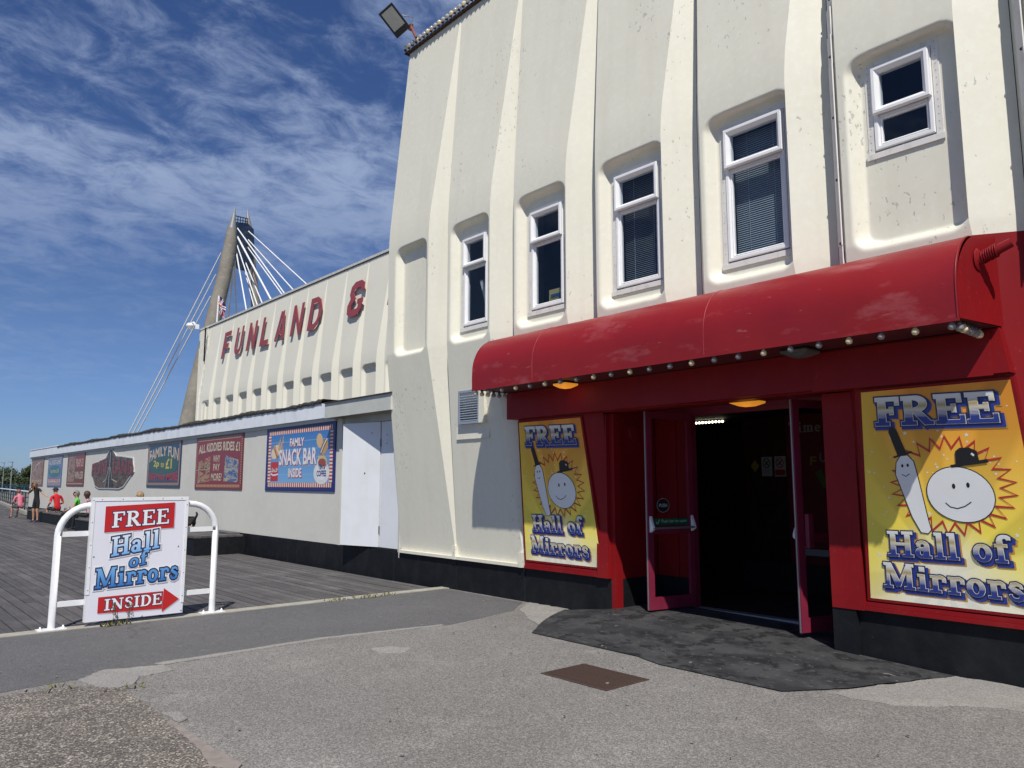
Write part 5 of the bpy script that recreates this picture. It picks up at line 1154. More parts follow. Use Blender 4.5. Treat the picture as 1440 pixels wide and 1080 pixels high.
S_.text('ALL VIDEO GAMES', .08, .72, .92, .87, 2, .003, .02); S_.text('1p to £1', .22, .41, .80, .58, 4, .004, .02); S_.text('WHY PAY MORE', .10, .14, .90, .27, 5, .0035, .02); S_.build('print', t)
t, S_ = wall_poster('ride_picture_poster', -44.75, -41.8, 1.48, 2.79, 'faded pink brown ride poster at the far end of the low wing', [flat(.22, .09, .08), M['photo_d'], flat(.42, .36, .30)], flat(.14, .05, .05))
S_.rect(0, 0, 1, 1, 0, .001); S_.rect(.06, .12, .94, .90, 1, .002); S_.line([(.2, .3), (.22, .55), (.4, .75), (.7, .85)], .03, 2, .003); S_.text('RIDES', .1, .05, .9, .22, 2, .003, .02); S_.build('print', t)

# ------------------------------------------------------------------ taller ribbed hall behind with the lettering
back = thing('ribbed_rear_hall', 'taller cream ribbed hall set back behind the low wing with a row of sunk bays', 'building', (-30, 13.4, 0))
P2 = 1.532; RB = -21.5
for k in range(-3, 12):
    u1 = RB - P2 * k; u0 = u1 - P2
    if u0 < -39.6: break
    pm = panel(u0, 13.4, 3.2, 9.36, (u0 + .22, u0 + 1.19, 2.9, 5.53), None, .05, .05, w=P2); kid(pm, 'wall_panel', M['cream_far'], back)
ue = RB - P2 * 11
pm = panel(ue - .56, 13.4, 3.2, 9.36, None, None, .05, .05, w=.56, left=False); kid(pm, 'wall_panel', M['cream_far'], back)
for i in range(6):
    ua = -39.9 + .20 * i; mb = MB(); zz = 3.2
    while zz < 9.3: z2 = min(zz + .4, 9.36); yv = 13.38 - .3 * bulge((zz + z2) / 2); uu = ua * yv / 13.4; mb.box(uu, uu + .15, yv, 13.5, zz, z2); zz = z2
    kid(mb, 'corner_rib', M['cream_far'], back)
mb = MB(); mb.box(ue - P2 - .4, -16.5, 13.62, 13.7, 0, 9.3); mb.box(ue - P2 - .42, ue - P2 - .34, 13.5, 30, 0, 9.3); mb.box(ue - P2 - .4, -16.4, 13.5, 30, 9.30, 9.34); mb.box(-16.5, -16.4, 13.45, 30, 0, 9.3); kid(mb, 'rear_wall', M['cream_far'], back)
mb = MB(); mb.box(-39.95, -16.5, 13.37, 13.45, 9.362, 9.40); 
for i in range(240): u = -16.7 - .097 * i; mb.obox((u, 13.37, 9.42), (1, 0, 0.3), (0, 1, 0), (-.3, 0, 1), .022, .03, .045, 1)
kid(mb, 'parapet_lights', [M['felt'], M['bulb_clear']], back, kind='stuff')
mb = MB(); mb.tube([(ue - P2 - .30, 12.95, 4.45), (ue - P2 - .42, 12.9, 4.32), (ue - P2 - .42, 12.9, 3.2)], .07, 10); mb.tube([(ue - P2 - .1, 13.1, 4.47), (ue - P2 - .34, 12.95, 4.46)], .075, 10); kid(mb, 'drainpipe', M['cream_far'], back)
mb = MB(); mb.box(ue - .15, ue - .12, 13.13, 13.2, 7.6, 9.3); kid(mb, 'cable_run', M['void'], back)
ls = thing('funland_lettering', 'large dark red raised letters reading FUNLAND & across the ribbed rear hall', 'sign', (-30, 13.1, 7.4))
def fz(z, o): return 13.4 - .35 * bulge(z) - o
for c, a, b in (('F', -35.93, -35.12), ('U', -34.42, -33.62), ('N', -32.98, -32.15), ('L', -31.52, -30.68), ('A', -30.05, -29.15), ('N', -28.55, -27.65), ('D', -27.05, -26.05), ('&', -24.02, -22.92), ('F', -21.25, -20.3)):
    z0, z1 = 7.40, 8.66; lean = .12
    mb = MB(); st, w = strokes(c, block_glyph)
    for q, sk in enumerate(st):
        L_, R_ = strip(sk, 0); n = len(L_)
        def PP(x, y, o): z = z0 + (z1 - z0) * y; return (a + (b - a) * x / w + lean * (y - .5), fz(z, o), z)
        oo = .13 + q * .0012
        f_ = [PP(x, y, oo) for x, y in L_ + R_]; bk = [PP(x, y, .105) for x, y in L_ + R_]; N2 = 2 * n
        fs = [(n + i, n + i + 1, i + 1, i) for i in range(n - 1)] + [(i, i + 1, N2 + i + 1, N2 + i) for i in range(n - 1)] + [(n + i + 1, n + i, N2 + n + i, N2 + n + i + 1) for i in range(n - 1)] + [(0, N2, N2 + n, n), (n - 1, N2 - 1, 2 * N2 - 1, N2 + n - 1)]
        mb.add(f_ + bk, fs)
    kid(mb, 'letter', M['letter'], ls)
cc = thing('dome_camera', 'white dome security camera on the left top corner of the ribbed rear hall', 'camera', (ue - P2 - .2, 13.0, 9.5)); q = Vector((ue - P2 - .28, 12.95, 9.62))
mb = MB(); mb.lathe(q, [(0, .17), (.12, .15), (.20, .06), (.21, 0), (.17, -.04), (.14, -.12), (.08, -.18), (0, -.20)], 16); kid(mb, 'dome', M['white'], cc)
mb = MB(); mb.tube([q + Vector((0, .0, .12)), q + Vector((.2, .1, .18)), q + Vector((.42, .2, -.1))], .045, 8); mb.obox(q + Vector((.44, .2, -.08)), (1, 0, 0), (0, 1, 0), (0, 0, 1), .08, .08, .12); kid(mb, 'bracket_arm', M['white'], cc)

# ------------------------------------------------------------------ long low bench
be = thing('timber_bench', 'long black timber bench built along the foot of the low wing', 'bench', (-29, 6.6, 0))
def benchseg(a, b, v0, top=.40):
    mb = MB(); mb.box(a + .006, b - .006, v0, v0 + .05, -.04, top - .02); kid(mb, 'front_panel', M['black'], be)
def seatplanks(a, b, v0, v1, top):
    n = max(3, int((v1 - v0 + .03) / .19)); w = (v1 - v0 + .02) / n; r = random.Random(int(a * 10))
    for i in range(n):
        mb = MB(); y_ = v0 - .03 + i * w; mb.prism([(a - r.uniform(-.02, .05), y_ + .005), (b + r.uniform(-.02, .05), y_ + .005), (b, y_ + w - .005), (a, y_ + w - .005)], top - .035, top + r.uniform(0, .006)); kid(mb, 'seat_plank', M['plank'], be)
mb = MB(); mb.box(-17.7, -17.64, 6.06, 7.18, -.04, .38); kid(mb, 'end_panel', M['black'], be)
for a, b, v0 in ((-20.6, -17.7, 6.05), (-23.6, -20.6, 6.05), (-26.5, -23.6, 6.05), (-29.4, -26.5, 6.1), (-32.4, -29.4, 6.3), (-35.3, -32.4, 6.42), (-38.0, -35.4, 6.45), (-40.8, -38.2, 6.5)):
    benchseg(a, b, v0); seatplanks(a, b, v0, 7.16, .42)
mb = MB(); mb.box(-19.9, -17.9, 6.9, 7.15, .43, .465); kid(mb, 'loose_board', M['plank'], be)

# ------------------------------------------------------------------ tube barrier and its sign
bx0, by0, by1 = -9.85, 1.88, 3.62
ba = thing('tube_barrier', 'white tubular hoop barrier bolted to the kerb and carrying the free standing sign', 'barrier', (bx0, 2.74, 0))
pts = [(bx0, by0, .012), (bx0, by0, 1.02)]
R_ = .33
for i in range(9): a = pi - (pi / 2) * i / 8; pts.append((bx0, by0 + R_ + R_ * cos(a), 1.02 + R_ * sin(a)))
for i in range(9): a = pi / 2 - (pi / 2) * i / 8; pts.append((bx0, by1 - R_ + R_ * cos(a), 1.02 + R_ * sin(a)))
pts += [(bx0, by1, 1.02), (bx0, by1, .012)]
mb = MB(); mb.tube(pts, .037, 18); kid(mb, 'hoop', M['white'], ba)
for z, a, b in ((1.035, by0 + .04, by1 - .04), (.275, by0 + .04, by1 - .04)):
    mb = MB(); mb.box(bx0 - .006, bx0 + .012, a, b, z - .028, z + .028); mb.box(bx0 - .03, bx0 - .0061, a, b, z + .022, z + .028); kid(mb, 'flat_rail', M['white'], ba)
for y_ in (by0, by1):
    mb = MB(); mb.prism([(bx0 - .07, y_ - .14), (bx0 + .07, y_ - .14), (bx0 + .07, y_ + .14), (bx0 - .07, y_ + .14)], .010, .022)
    for s_ in (-.11, .11): mb.lathe((bx0 + .03, y_ + s_, .022), [(.02, 0), (.02, .014), (.009, .018), (.009, .032), (0, .034)], 6)
    kid(mb, 'foot_plate', M['white'], ba)
sg = thing('hall_of_mirrors_sign', 'white FREE Hall of Mirrors INSIDE board with red arrow on the tube barrier', 'sign', (bx0 + .06, 2.75, .05))
sx = bx0 + .075; sy0, sy1, sz0, sz1 = 2.185, 3.242, .060, 1.432
mb = MB(); mb.box(sx - .055, sx, sy0, sy1, sz0, sz1); kid(mb, 'sign_panel', M['signwhite'], sg)
for (a, b, c_, d, nm) in ((sy0 - .002, sy1 + .002, sz1 - .035, sz1 + .006, 't'), (sy0 - .006, sy0 + .030, sz0 + .30, sz1 - .036, 'l'), (sy1 - .028, sy1 + .006, sz0 + .12, sz1 - .036, 'r')):
    mb = MB(); mb.box(sx - .06, sx + .006, a, b, c_, d); kid(mb, 'edge_angle', M['white'], sg)
mb = MB(); mb.prism([(sx - .058, sy0 - .004), (sx + .002, sy0 - .004), (sx + .002, sy0 + .004), (sx - .058, sy0 + .004)], sz0 + .002, sz0 + .29); kid(mb, 'edge_strip', M['white'], sg)
S_ = Sheet((sx + .0015, sy0, sz0), (sx + .0015, sy1, sz0), (sx + .0015, sy0, sz1), (sx + .0015, sy1, sz1), [flat(.50, .02, .022), flat(.03, .04, .10), flat(.82, .82, .84), M['bluegrad'], M['bluegrad2'], flat(.46, .47, .52)])
def sh(pts, d=.010): return [(s + d, t_ - d * .8) for s, t_ in pts]
band = [(.135, .715), (.855, .735), (.855, .955), (.135, .930)]; S_.poly(sh(band), 5, .0002); S_.poly(band, 0, .0008)
for mi, e, h in ((1, .055, .0016), (2, .0, .0042)): S_.slab('FREE', .205, .752, .80, .130, mi, h, e, (0, 0), .022)
def blue(tx, s0, t0, s1, h_t, rise, m_, warp=None):
    for mi, e, h, o in ((5, .13, .0002, (.008, -.007)), (2, .13, .0030, (0, 0)), (1, .075, .0058, (0, 0)), (m_, .0, .0086, (0, 0))): S_.slab(tx, s0, t0, s1, h_t, mi, h, e, o, rise, warp=warp)
blue('Hall', .215, .515, .71, .158, .055, 3)
blue('of', .40, .412, .595, .115, .028, 4)
blue('Mirrors', .075, .262, .93, .160, .035, 4)
arr = [(.12, .062), (.775, .050), (.775, .022), (.955, .120), (.785, .222), (.780, .198), (.12, .192)]; S_.poly(sh(arr), 5, .0002)
S_.poly([arr[0], arr[1], arr[5], arr[6]], 0, .0008); S_.poly([arr[2], arr[3], arr[4]], 0, .0009)
for mi, e, h in ((1, .06, .0016), (2, .0, .0042)): S_.slab('INSIDE', .18, .080, .77, .092, mi, h, e, (0, 0), .010)
S_.build('print', sg)
mb = MB()
for y_, z in [(sy0 + .1 + .22 * i, sz1 - .015) for i in range(5)] + [(sy0 + .012, sz0 + .35 + .25 * i) for i in range(5)] + [(sy1 - .012, sz0 + .2 + .27 * i) for i in range(5)] + [(sy0 + .05, .78), (sy1 - .09, .85), (sy0 + .3, sz0 + .01), (sy0 + .6, sz0 + .012), (sy1 - .02, sz0 + .03)]:
    mb.lathe((sx + .004, y_, z), [(.009, 0), (.006, .004), (0, .005)], 8, 0, (1, 0, 0))
kid(mb, 'bolt_heads', M['steel'], sg, kind='stuff')

# ------------------------------------------------------------------ cover plate and weeds
mh = thing('drain_cover', 'rusty ribbed rectangular drain cover set in the light asphalt', 'drain cover', (-4.58, 4.88, 0))
mb = MB(); mb.box(-4.95, -4.21, 4.62, 5.15, -.02, .006); kid(mb, 'cover_frame', M['rust'], mh)
mb = MB(); mb.box(-4.93, -4.23, 4.64, 5.13, -.02, .009); kid(mb, 'cover_plate', M['rust'], mh)
me = None
for i in range(26):
    if me is None:
        mb = MB(); mb.box(0, .010, 0, .47, 0, .005); o = kid(mb, 'rib', M['rust'], mh); me = o.data; bpy.data.objects.remove(o)
    place('rib', me, mh, (-4.92 + .0266 * i + 4.58, 4.65 - 4.88, .009))
def weed(u, v, n, h, label, cat='weed', seed=1, stalk=True):
    r = random.Random(seed); t = thing('weed_tuft', label, cat, (u, v, 0.01)); mb = MB()
    for i in range(n):
        a = r.uniform(0, 6.28); l = r.uniform(.03, .07); p = Vector((u + r.uniform(-.09, .09) * 1.0, v + r.uniform(-.16, .16), .012)); d = Vector((cos(a), sin(a), r.uniform(.4, 1.6))).normalized() * l; s_ = Vector((-sin(a), cos(a), 0)) * .008
        mb.add([p - s_, p + s_, p + d * .6 + s_ * .8, p + d, p + d * .6 - s_ * .8], [(0, 1, 2, 3, 4)])
    kid(mb, 'leaves', M['weed'], t, kind='stuff')
    if stalk:
        mb = MB()
        for i in range(5):
            p = Vector((u + r.uniform(-.03, .03), v + r.uniform(-.08, .12), .01)); q = p + Vector((r.uniform(-.04, .04), r.uniform(-.08, .08), h * r.uniform(.6, 1))); mb.tube([p, (p + q) / 2 + Vector((.01, .01, 0)), q], .0022, 4)
            for k in range(9): z_ = r.uniform(.4, 1); w_ = p.lerp(q, z_) + Vector((r.uniform(-.02, .02), r.uniform(-.03, .03), r.uniform(-.01, .02))); mb.obox(w_, (1, .3, .2), (-.3, 1, .4), (0, -.4, 1), .006, .004, .004)
        kid(mb, 'stalk', mat('dry_stalk', (.13, .07, .04), .8, noise=(30, (.2, .13, .08), .4, .7)), t)
for i, (u_, v_, lb) in enumerate(((-7.03, 1.35, 'left moss tuft on the rim of the pebble concrete slab'), (-6.72, 1.78, 'right moss tuft on the rim of the pebble concrete slab'))): weed(u_, v_, 14, .02, lb, 'moss tuft', 30 + i, False)
weed(-9.74, 2.50, 60, .30, 'dry weed with thin brown stalks growing before the white sign board', seed=3)
for i, (v, lb) in enumerate(((5.28, 'nearest of three small grass tufts on the kerb edge'), (5.66, 'middle one of three small grass tufts on the kerb edge'), (5.98, 'farthest of three small grass tufts on the kerb edge'))):
    weed(-9.72, v, 26, .05, lb, 'grass tuft', 10 + i, False)

# ------------------------------------------------------------------ people and dog
def skin_figure(name, verts, edges, mats, root, parent, sub=1):
    """verts: name -> ((x,y,z), rx, ry); edges: (a, b, material index)"""
    names = list(verts); ix = {n: i for i, n in enumerate(names)}
    me = bpy.data.meshes.new(name); me.from_pydata([verts[n][0] for n in names], [(ix[a], ix[b]) for a, b, m_ in edges], [])
    ob = bpy.data.objects.new(name, me); COL.objects.link(ob)
    md = ob.modifiers.new('skin', 'SKIN'); md.branch_smoothing = .6
    sv = me.skin_vertices[0].data
    for n in names: sv[ix[n]].radius = (verts[n][1], verts[n][2]); sv[ix[n]].use_root = (n == root)
    sb_ = ob.modifiers.new('sub', 'SUBSURF'); sb_.levels = sub; sb_.render_levels = sub
    dg = bpy.context.evaluated_depsgraph_get(); m2 = bpy.data.meshes.new_from_object(ob.evaluated_get(dg))
    bpy.data.objects.remove(ob); bpy.data.meshes.remove(me); m2.name = name
    m2.materials.clear()
    for m_ in mats: m2.materials.append(m_)
    segs = [(Vector(verts[a][0]), Vector(verts[b][0]), m_, (verts[a][1] + verts[b][1]) / 2) for a, b, m_ in edges]
    for p in m2.polygons:
        c = p.center; best = None
        for a, b, m_, r_ in segs:
            d = b - a; t = max(0, min(1, (c - a).dot(d) / max(d.length_squared, 1e-9))); q = (c - a - d * t).length - r_ * .8
            if best is None or q < best[0]: best = (q, m_)
        p.material_index = best[1]; p.use_smooth = True
    o = bpy.data.objects.new(name, m2); COL.objects.link(o); o.parent = parent
    return o
def clothes(c, n='cloth'): return flat(*c, .85, n)
def person(label, loc, face, J, cols, hairfn, scale=1.0, sleeve=.5, leg=.5, group=None, female=False):
    """cols: skin, top, bottom, shoe; J: joints; sleeve, leg: covered share of the upper arm / of thigh+shin"""
    t = thing('person', label, 'person', loc, group); t.rotation_euler = (0, 0, atan2(face[1], face[0]) - pi / 2); t.scale = (scale,) * 3
    sw = .9 if female else 1.0; V = {}; E_ = []
    def v(n, p, r, r2=None): V[n] = (tuple(p), r, r2 or r)
    for n, r, r2 in (('pelvis', .135, .105), ('belly', .125 if female else .135, .10), ('chest', .145 * sw, .11), ('collar', .095 * sw, .075), ('neck', .052 * sw, .052), ('jaw', .062, .066), ('head', .078, .090), ('crown', .060, .070)): v(n, J[n], r, r2)
    E_ += [('pelvis', 'belly', 1), ('belly', 'chest', 1), ('chest', 'collar', 1), ('collar', 'neck', 0), ('neck', 'jaw', 0), ('jaw', 'head', 0), ('head', 'crown', 0)]
    for s in 'LR':
        sh_, el, wr = Vector(J['sh' + s]), Vector(J['el' + s]), Vector(J['wr' + s]); v('sh' + s, sh_, .055 * sw); cuff = sh_.lerp(el, sleeve) if sleeve < 1 else el
        v('cf' + s, cuff, .047 * sw); 
        if sleeve < 1: v('el' + s, el, .037 * sw)
        v('wr' + s, wr, .024 * sw, .028 * sw); dirn = (wr - el).normalized(); hand = wr + dirn * .07; v('ha' + s, hand, .016, .034)
        E_ += [('collar', 'sh' + s, 1), ('sh' + s, 'cf' + s, 1)] + ([('cf' + s, 'el' + s, 0), ('el' + s, 'wr' + s, 0)] if sleeve < 1 else [('cf' + s, 'wr' + s, 0)]) + [('wr' + s, 'ha' + s, 0)]
        side = dirn.cross(Vector((0, 0, 1))); side = side.normalized() if side.length > .1 else Vector((1, 0, 0))
        for k, (o_, l_) in enumerate(((-.030, .070), (-.010, .085), (.010, .080), (.030, .062))):
            a = hand + side * o_ + dirn * .02; b = a + dirn * l_ * .6 + Vector((0, 0, -.012)); v('fa%d%s' % (k, s), a, .010); v('fb%d%s' % (k, s), b, .008); E_ += [('ha' + s, 'fa%d%s' % (k, s), 0), ('fa%d%s' % (k, s), 'fb%d%s' % (k, s), 0)]
        v('th' + s, wr + dirn * .035 + side * .045 + Vector((0, .012, -.02)), .010); E_.append(('wr' + s, 'th' + s, 0))
        hp, kn, an, to = Vector(J['hp' + s]), Vector(J['kn' + s]), Vector(J['an' + s]), Vector(J['to' + s])
        v('hp' + s, hp, .085, .085); E_.append(('pelvis', 'hp' + s, 2)); 
        if leg <= .5: hem = hp.lerp(kn, min(leg * 2, .95)); v('hm' + s, hem, .072); v('kn' + s, kn, .053); E_ += [('hp' + s, 'hm' + s, 2), ('hm' + s, 'kn' + s, 0)]
        else: v('kn' + s, kn, .066 if leg > .9 else .06); E_.append(('hp' + s, 'kn' + s, 2))
        calf = kn.lerp(an, .35) + Vector((0, -.012, 0)); v('ca' + s, calf, .050); v('an' + s, an, .034); v('he' + s, an + Vector((0, -.03, -.05)), .036); v('to' + s, to, .036, .03)
        lm = 2 if leg > .9 else 0
        E_ += [('kn' + s, 'ca' + s, lm), ('ca' + s, 'an' + s, lm), ('an' + s, 'he' + s, 3), ('an' + s, 'to' + s, 3)]
    sk, tp, bt, shoe = cols
    skin_figure('body', V, E_, [clothes(sk, 'skin'), clothes(tp), clothes(bt), clothes(shoe)], 'pelvis', t)
    # features and hair follow the head's lean
    H = Vector(J['head']); up = (Vector(J['crown']) - Vector(J['jaw'])).normalized(); fw = Vector(J.get('look', (0, 1, 0))); fw = (fw - up * fw.dot(up)).normalized(); rt = fw.cross(up)
    mb = MB()
    mb.lathe(H + fw * .083 - up * .025, [(.0, .026), (.010, .018), (.017, 0), (.010, -.006)], 8, 0, tuple(fw))
    for s_ in (-1, 1): mb.lathe(H + rt * s_ * .078 - up * .01, [(0, .012), (.022, .006), (.026, 0)], 8, 0, tuple(rt * s_))
    for s_ in (-1, 1): mb.lathe(H + fw * .076 + rt * s_ * .030 + up * .004, [(0, .012), (.011, .008), (.012, 0)], 8, 1, tuple(fw))
    mb.obox(H + fw * .083 - up * .060, rt, fw, up, .022, .004, .005, 2)
    mb.build('face_features', [clothes(sk, 'skin'), clothes((.03, .02, .02), 'eye'), clothes((.30, .10, .09), 'lips')], t)
    hairfn(t, H, up, fw, rt)
    return t
def hair(col, length=.0, puff=1.0, cap=None, bald=False, tail=0.0):
    def f(t, H, up, fw, rt):
        r = random.Random(5); mb = MB(); n, m_ = 18, 12; vs = []; fs = []
        for i in range(m_ + 1):
            el = pi / 2 - (pi / 2 + (0.55 if not bald else -.15)) * i / m_
            for k in range(n):
                a = 2 * pi * k / n; front = max(0, cos(a)); e2 = el
                lim = -.45 + 1.05 * front
                if e2 < lim: e2 = lim
                rr = 1 + .03 * r.uniform(-1, 1)
                p = H + up * .012 + (fw * cos(a) * .100 + rt * sin(a) * .090) * cos(e2) * puff * rr + up * sin(e2) * .112 * puff * rr - fw * .008
                if length and i == m_: p = p - up * length * (1 - front) + fw * r.uniform(-.01, .01)
                vs.append(p)
        for i in range(m_):
            for k in range(n): fs.append((i * n + k, i * n + (k + 1) % n, (i + 1) * n + (k + 1) % n, (i + 1) * n + k))
        mb.add(vs, fs, 0, None, True); mb.build('hair', mat('hair', col, .6, noise=(40, tuple(c * 1.8 for c in col), .45, .75, (1, 1, .3))), t)
        if cap:
            mb = MB(); vs = []; fs = []
            for i in range(8):
                e2 = pi / 2 * (1 - i / 7) 
                for k in range(n): a = 2 * pi * k / n; vs.append(H + up * .035 + (fw * cos(a) * .112 + rt * sin(a) * .102) * cos(e2) + up * sin(e2) * .105 - fw * .006)
            for i in range(7):
                for k in range(n): fs.append((i * n + k, i * n + (k + 1) % n, (i + 1) * n + (k + 1) % n, (i + 1) * n + k))
            mb.add(vs, fs, 0, None, True)
            b = [H + up * .04 + fw * (.095 + .075 * cos(a)) + rt * .08 * sin(a) for a in [pi * (i - 6) / 12 for i in range(13)]]; mb.add([p for p in b] + [p + up * .012 for p in b], [tuple(range(12, -1, -1)), tuple(range(13, 26))] + [(i, i + 1, 14 + i, 13 + i) for i in range(12)])
            mb.build('cap', clothes(cap), t)
    return f
def stand(lean=0.0):
    return dict(pelvis=(0, 0, .92), belly=(0, .0, 1.06), chest=(0, lean * .5, 1.25), collar=(0, lean, 1.41), neck=(0, lean + .01, 1.48), jaw=(0, lean + .035, 1.54), head=(0, lean + .03, 1.60), crown=(0, lean + .01, 1.66),
        shL=(-.17, lean, 1.38), shR=(.17, lean, 1.38), elL=(-.24, -.03, 1.10), elR=(.24, -.03, 1.10), wrL=(-.24, .08, .86), wrR=(.24, .08, .86),
        hpL=(-.09, 0, .86), hpR=(.09, 0, .86), knL=(-.10, .03, .48), knR=(.10, .03, .48), anL=(-.11, -.01, .09), anR=(.11, -.01, .09), toL=(-.13, .14, .035), toR=(.13, .14, .035))
def sit(lean=.08, foot=.42, seat=.42):
    z = seat + .11
    return dict(pelvis=(0, .0, z), belly=(0, lean * .3, z + .14), chest=(0, lean * .8, z + .33), collar=(0, lean * 1.3, z + .49), neck=(0, lean * 1.6, z + .56), jaw=(0, lean * 1.8 + .03, z + .62), head=(0, lean * 1.8 + .03, z + .68), crown=(0, lean * 1.8 + .01, z + .74),
        shL=(-.17, lean * 1.2, z + .46), shR=(.17, lean * 1.2, z + .46), elL=(-.24, lean + .08, z + .20), elR=(.24, lean + .08, z + .20), wrL=(-.13, lean + .30, z + .12), wrR=(.13, lean + .30, z + .12),
        hpL=(-.09, .02, z - .02), hpR=(.09, .02, z - .02), knL=(-.13, foot, z + .02), knR=(.13, foot, z + .02), anL=(-.13, foot + .02, .09), anR=(.13, foot + .02, .09), toL=(-.14, foot + .17, .035), toR=(.14, foot + .17, .035))
J = sit(.12, .43); J['wrL'] = (-.06, .42, .68); J['wrR'] = (.06, .44, .68)
person('seated man in a pink shirt and dark shorts at the far end of the bench', (-41.6, 6.35, 0), (-.93, -.36), J, ((.42, .22, .16), (.62, .17, .24), (.045, .055, .07), (.03, .03, .05)), hair((.16, .08, .05), bald=False), 1.0, .75, .42)
J = stand(.05); J['elR'] = (.30, .18, 1.18); J['wrR'] = (.10, .24, 1.42); J['elL'] = (-.36, .05, 1.20); J['wrL'] = (-.62, .12, 1.10)
J['head'] = (.03, .13, 1.57); J['jaw'] = (.02, .12, 1.50); J['crown'] = (.03, .10, 1.63); J['neck'] = (.0, .06, 1.47)
person('standing woman in a black top and shorts with long light brown hair', (-36.9, 6.18, 0), (.55, -.84), J, ((.45, .24, .15), (.012, .012, .013), (.010, .010, .012), (.02, .03, .10)), hair((.17, .095, .045), .20, 1.18), .98, .45, .32, female=True)
J = sit(.10, .45); J['head'] = (0, .22, 1.20); J['jaw'] = (0, .21, 1.14); J['crown'] = (0, .20, 1.27); J['elR'] = (.27, .10, .74); J['elL'] = (-.26, .06, .74)
person('seated man in a red T-shirt and dark cap with his back to the camera', (-36.1, 6.80, 0), (-.93, -.30), J, ((.42, .20, .13), (.50, .010, .018), (.018, .022, .032), (.02, .035, .10)), hair((.2, .18, .16), bald=True, cap=(.012, .014, .02)), 1.07, .62, .40)
J = sit(.03, .46); J['elR'] = (.24, .0, .76); J['wrR'] = (.22, .22, .60); J['look'] = (-.8, .55, 0)
gw = person('seated woman with short grey hair in a bright green sleeveless top and black trousers', (-30.85, 6.45, 0), (-.42, -.90), J, ((.45, .25, .19), (.10, .52, .05), (.010, .010, .012), (.10, .22, .22)), hair((.17, .155, .14), .05, 1.12), 1.0, .22, 1.0, female=True)
mb = MB(); H_ = Vector(J['head'])
for s_ in (-1, 1): mb.lathe(H_ + Vector((s_ * .032, .082, .004)), [(0, .012), (.024, .010), (.026, 0)], 10, 0, (0, 1, 0))
mb.build('sunglasses', clothes((.02, .012, .012), 'dark_lens'), gw)
J = sit(.05, .44)
person('seated woman with dark brown hair in a patterned pale top, mostly hidden by the sign', (-29.65, 6.55, 0), (-.55, -.83), J, ((.46, .25, .20), (.40, .26, .27), (.012, .010, .014), (.03, .03, .03)), hair((.045, .022, .015), .08, 1.12), 1.0, .5, 1.0, female=True)
bgt = thing('handbag', 'dark red handbag on the lap of the woman beside the sign', 'handbag', (-29.75, 6.2, .55))
mb = MB(); mb.prism([(-30.30, 6.02), (-30.02, 5.96), (-29.97, 6.09), (-30.25, 6.16)], .52, .70); kid(mb, 'bag_body', clothes((.11, .012, .03), 'burgundy_leather'), bgt); mb = MB(); mb.tube([(-30.25, 6.08, .70), (-30.2, 6.07, .80), (-30.1, 6.04, .80), (-30.03, 6.03, .70)], .008, 5); kid(mb, 'strap', clothes((.08, .01, .02), 'burgundy_leather'), bgt)
J = sit(.05, .44)
person('blonde person seated behind the sign board, only the top of the head showing', (-24.15, 6.75, 0), (-.45, -.89), J, ((.46, .27, .20), (.30, .16, .12), (.05, .06, .10), (.05, .05, .05)), hair((.26, .17, .085), .05, 1.1), 1.02, .5, 1.0, female=True)
# black and tan dog on the near end of the bench
dg_ = thing('dog', 'small black and tan dog standing on the bench half hidden by the sign', 'dog', (-19.95, 6.6, .42)); dg_.location = (-19.75, 6.55, .425); dg_.rotation_euler = (0, 0, radians(200) - pi / 2 + pi / 2)
V_ = dict(rump=((-.20, 0, .27), .085, .09), back=((-.05, 0, .30), .09, .10), chest=((.14, 0, .27), .095, .115), neck=((.25, 0, .36), .062, .07), skull=((.33, 0, .43), .062, .065), muzzle=((.43, 0, .40), .030, .032), nose=((.47, 0, .395), .02, .02),
    tail1=((-.30, 0, .33), .032, .032), tail2=((-.36, 0, .42), .028, .028), tail3=((-.33, .02, .48), .02, .02),
    earL=((.30, .05, .49), .016, .022), earR=((.30, -.05, .49), .016, .022), eL2=((.31, .06, .54), .008, .01), eR2=((.31, -.06, .54), .008, .01))
E2 = [('rump', 'back', 0), ('back', 'chest', 0), ('chest', 'neck', 0), ('neck', 'skull', 0), ('skull', 'muzzle', 1), ('muzzle', 'nose', 0), ('rump', 'tail1', 0), ('tail1', 'tail2', 0), ('tail2', 'tail3', 0), ('skull', 'earL', 0), ('skull', 'earR', 0), ('earL', 'eL2', 0), ('earR', 'eR2', 0)]
for s_, n in ((.065, 'l'), (-.065, 'r')):
    V_['st' + n] = ((-.19, s_, .20), .055, .06); V_['kn' + n] = ((-.15, s_, .14), .036, .04); V_['hk' + n] = ((-.25, s_, .075), .018, .022); V_['pw' + n] = ((-.24, s_, .015), .018, .018); V_['pt' + n] = ((-.20, s_, .014), .02, .014)
    V_['sh' + n] = ((.15, s_, .19), .042, .05); V_['ca' + n] = ((.14, s_, .09), .022, .024); V_['fp' + n] = ((.145, s_, .02), .018, .02); V_['ft' + n] = ((.18, s_, .014), .02, .014)
    E2 += [('rump', 'st' + n, 0), ('st' + n, 'kn' + n, 0), ('kn' + n, 'hk' + n, 1), ('hk' + n, 'pw' + n, 1), ('pw' + n, 'pt' + n, 1), ('chest', 'sh' + n, 0), ('sh' + n, 'ca' + n, 1), ('ca' + n, 'fp' + n, 1), ('fp' + n, 'ft' + n, 1)]
skin_figure('dog_body', V_, E2, [mat('black_fur', (.012, .011, .011), .8, noise=(60, (.03, .028, .027), .4, .7), bump=(90, .6, .01)), mat('tan_fur', (.30, .19, .11), .8, noise=(60, (.4, .28, .18), .4, .7), bump=(90, .5, .01))], 'back', dg_, 2)

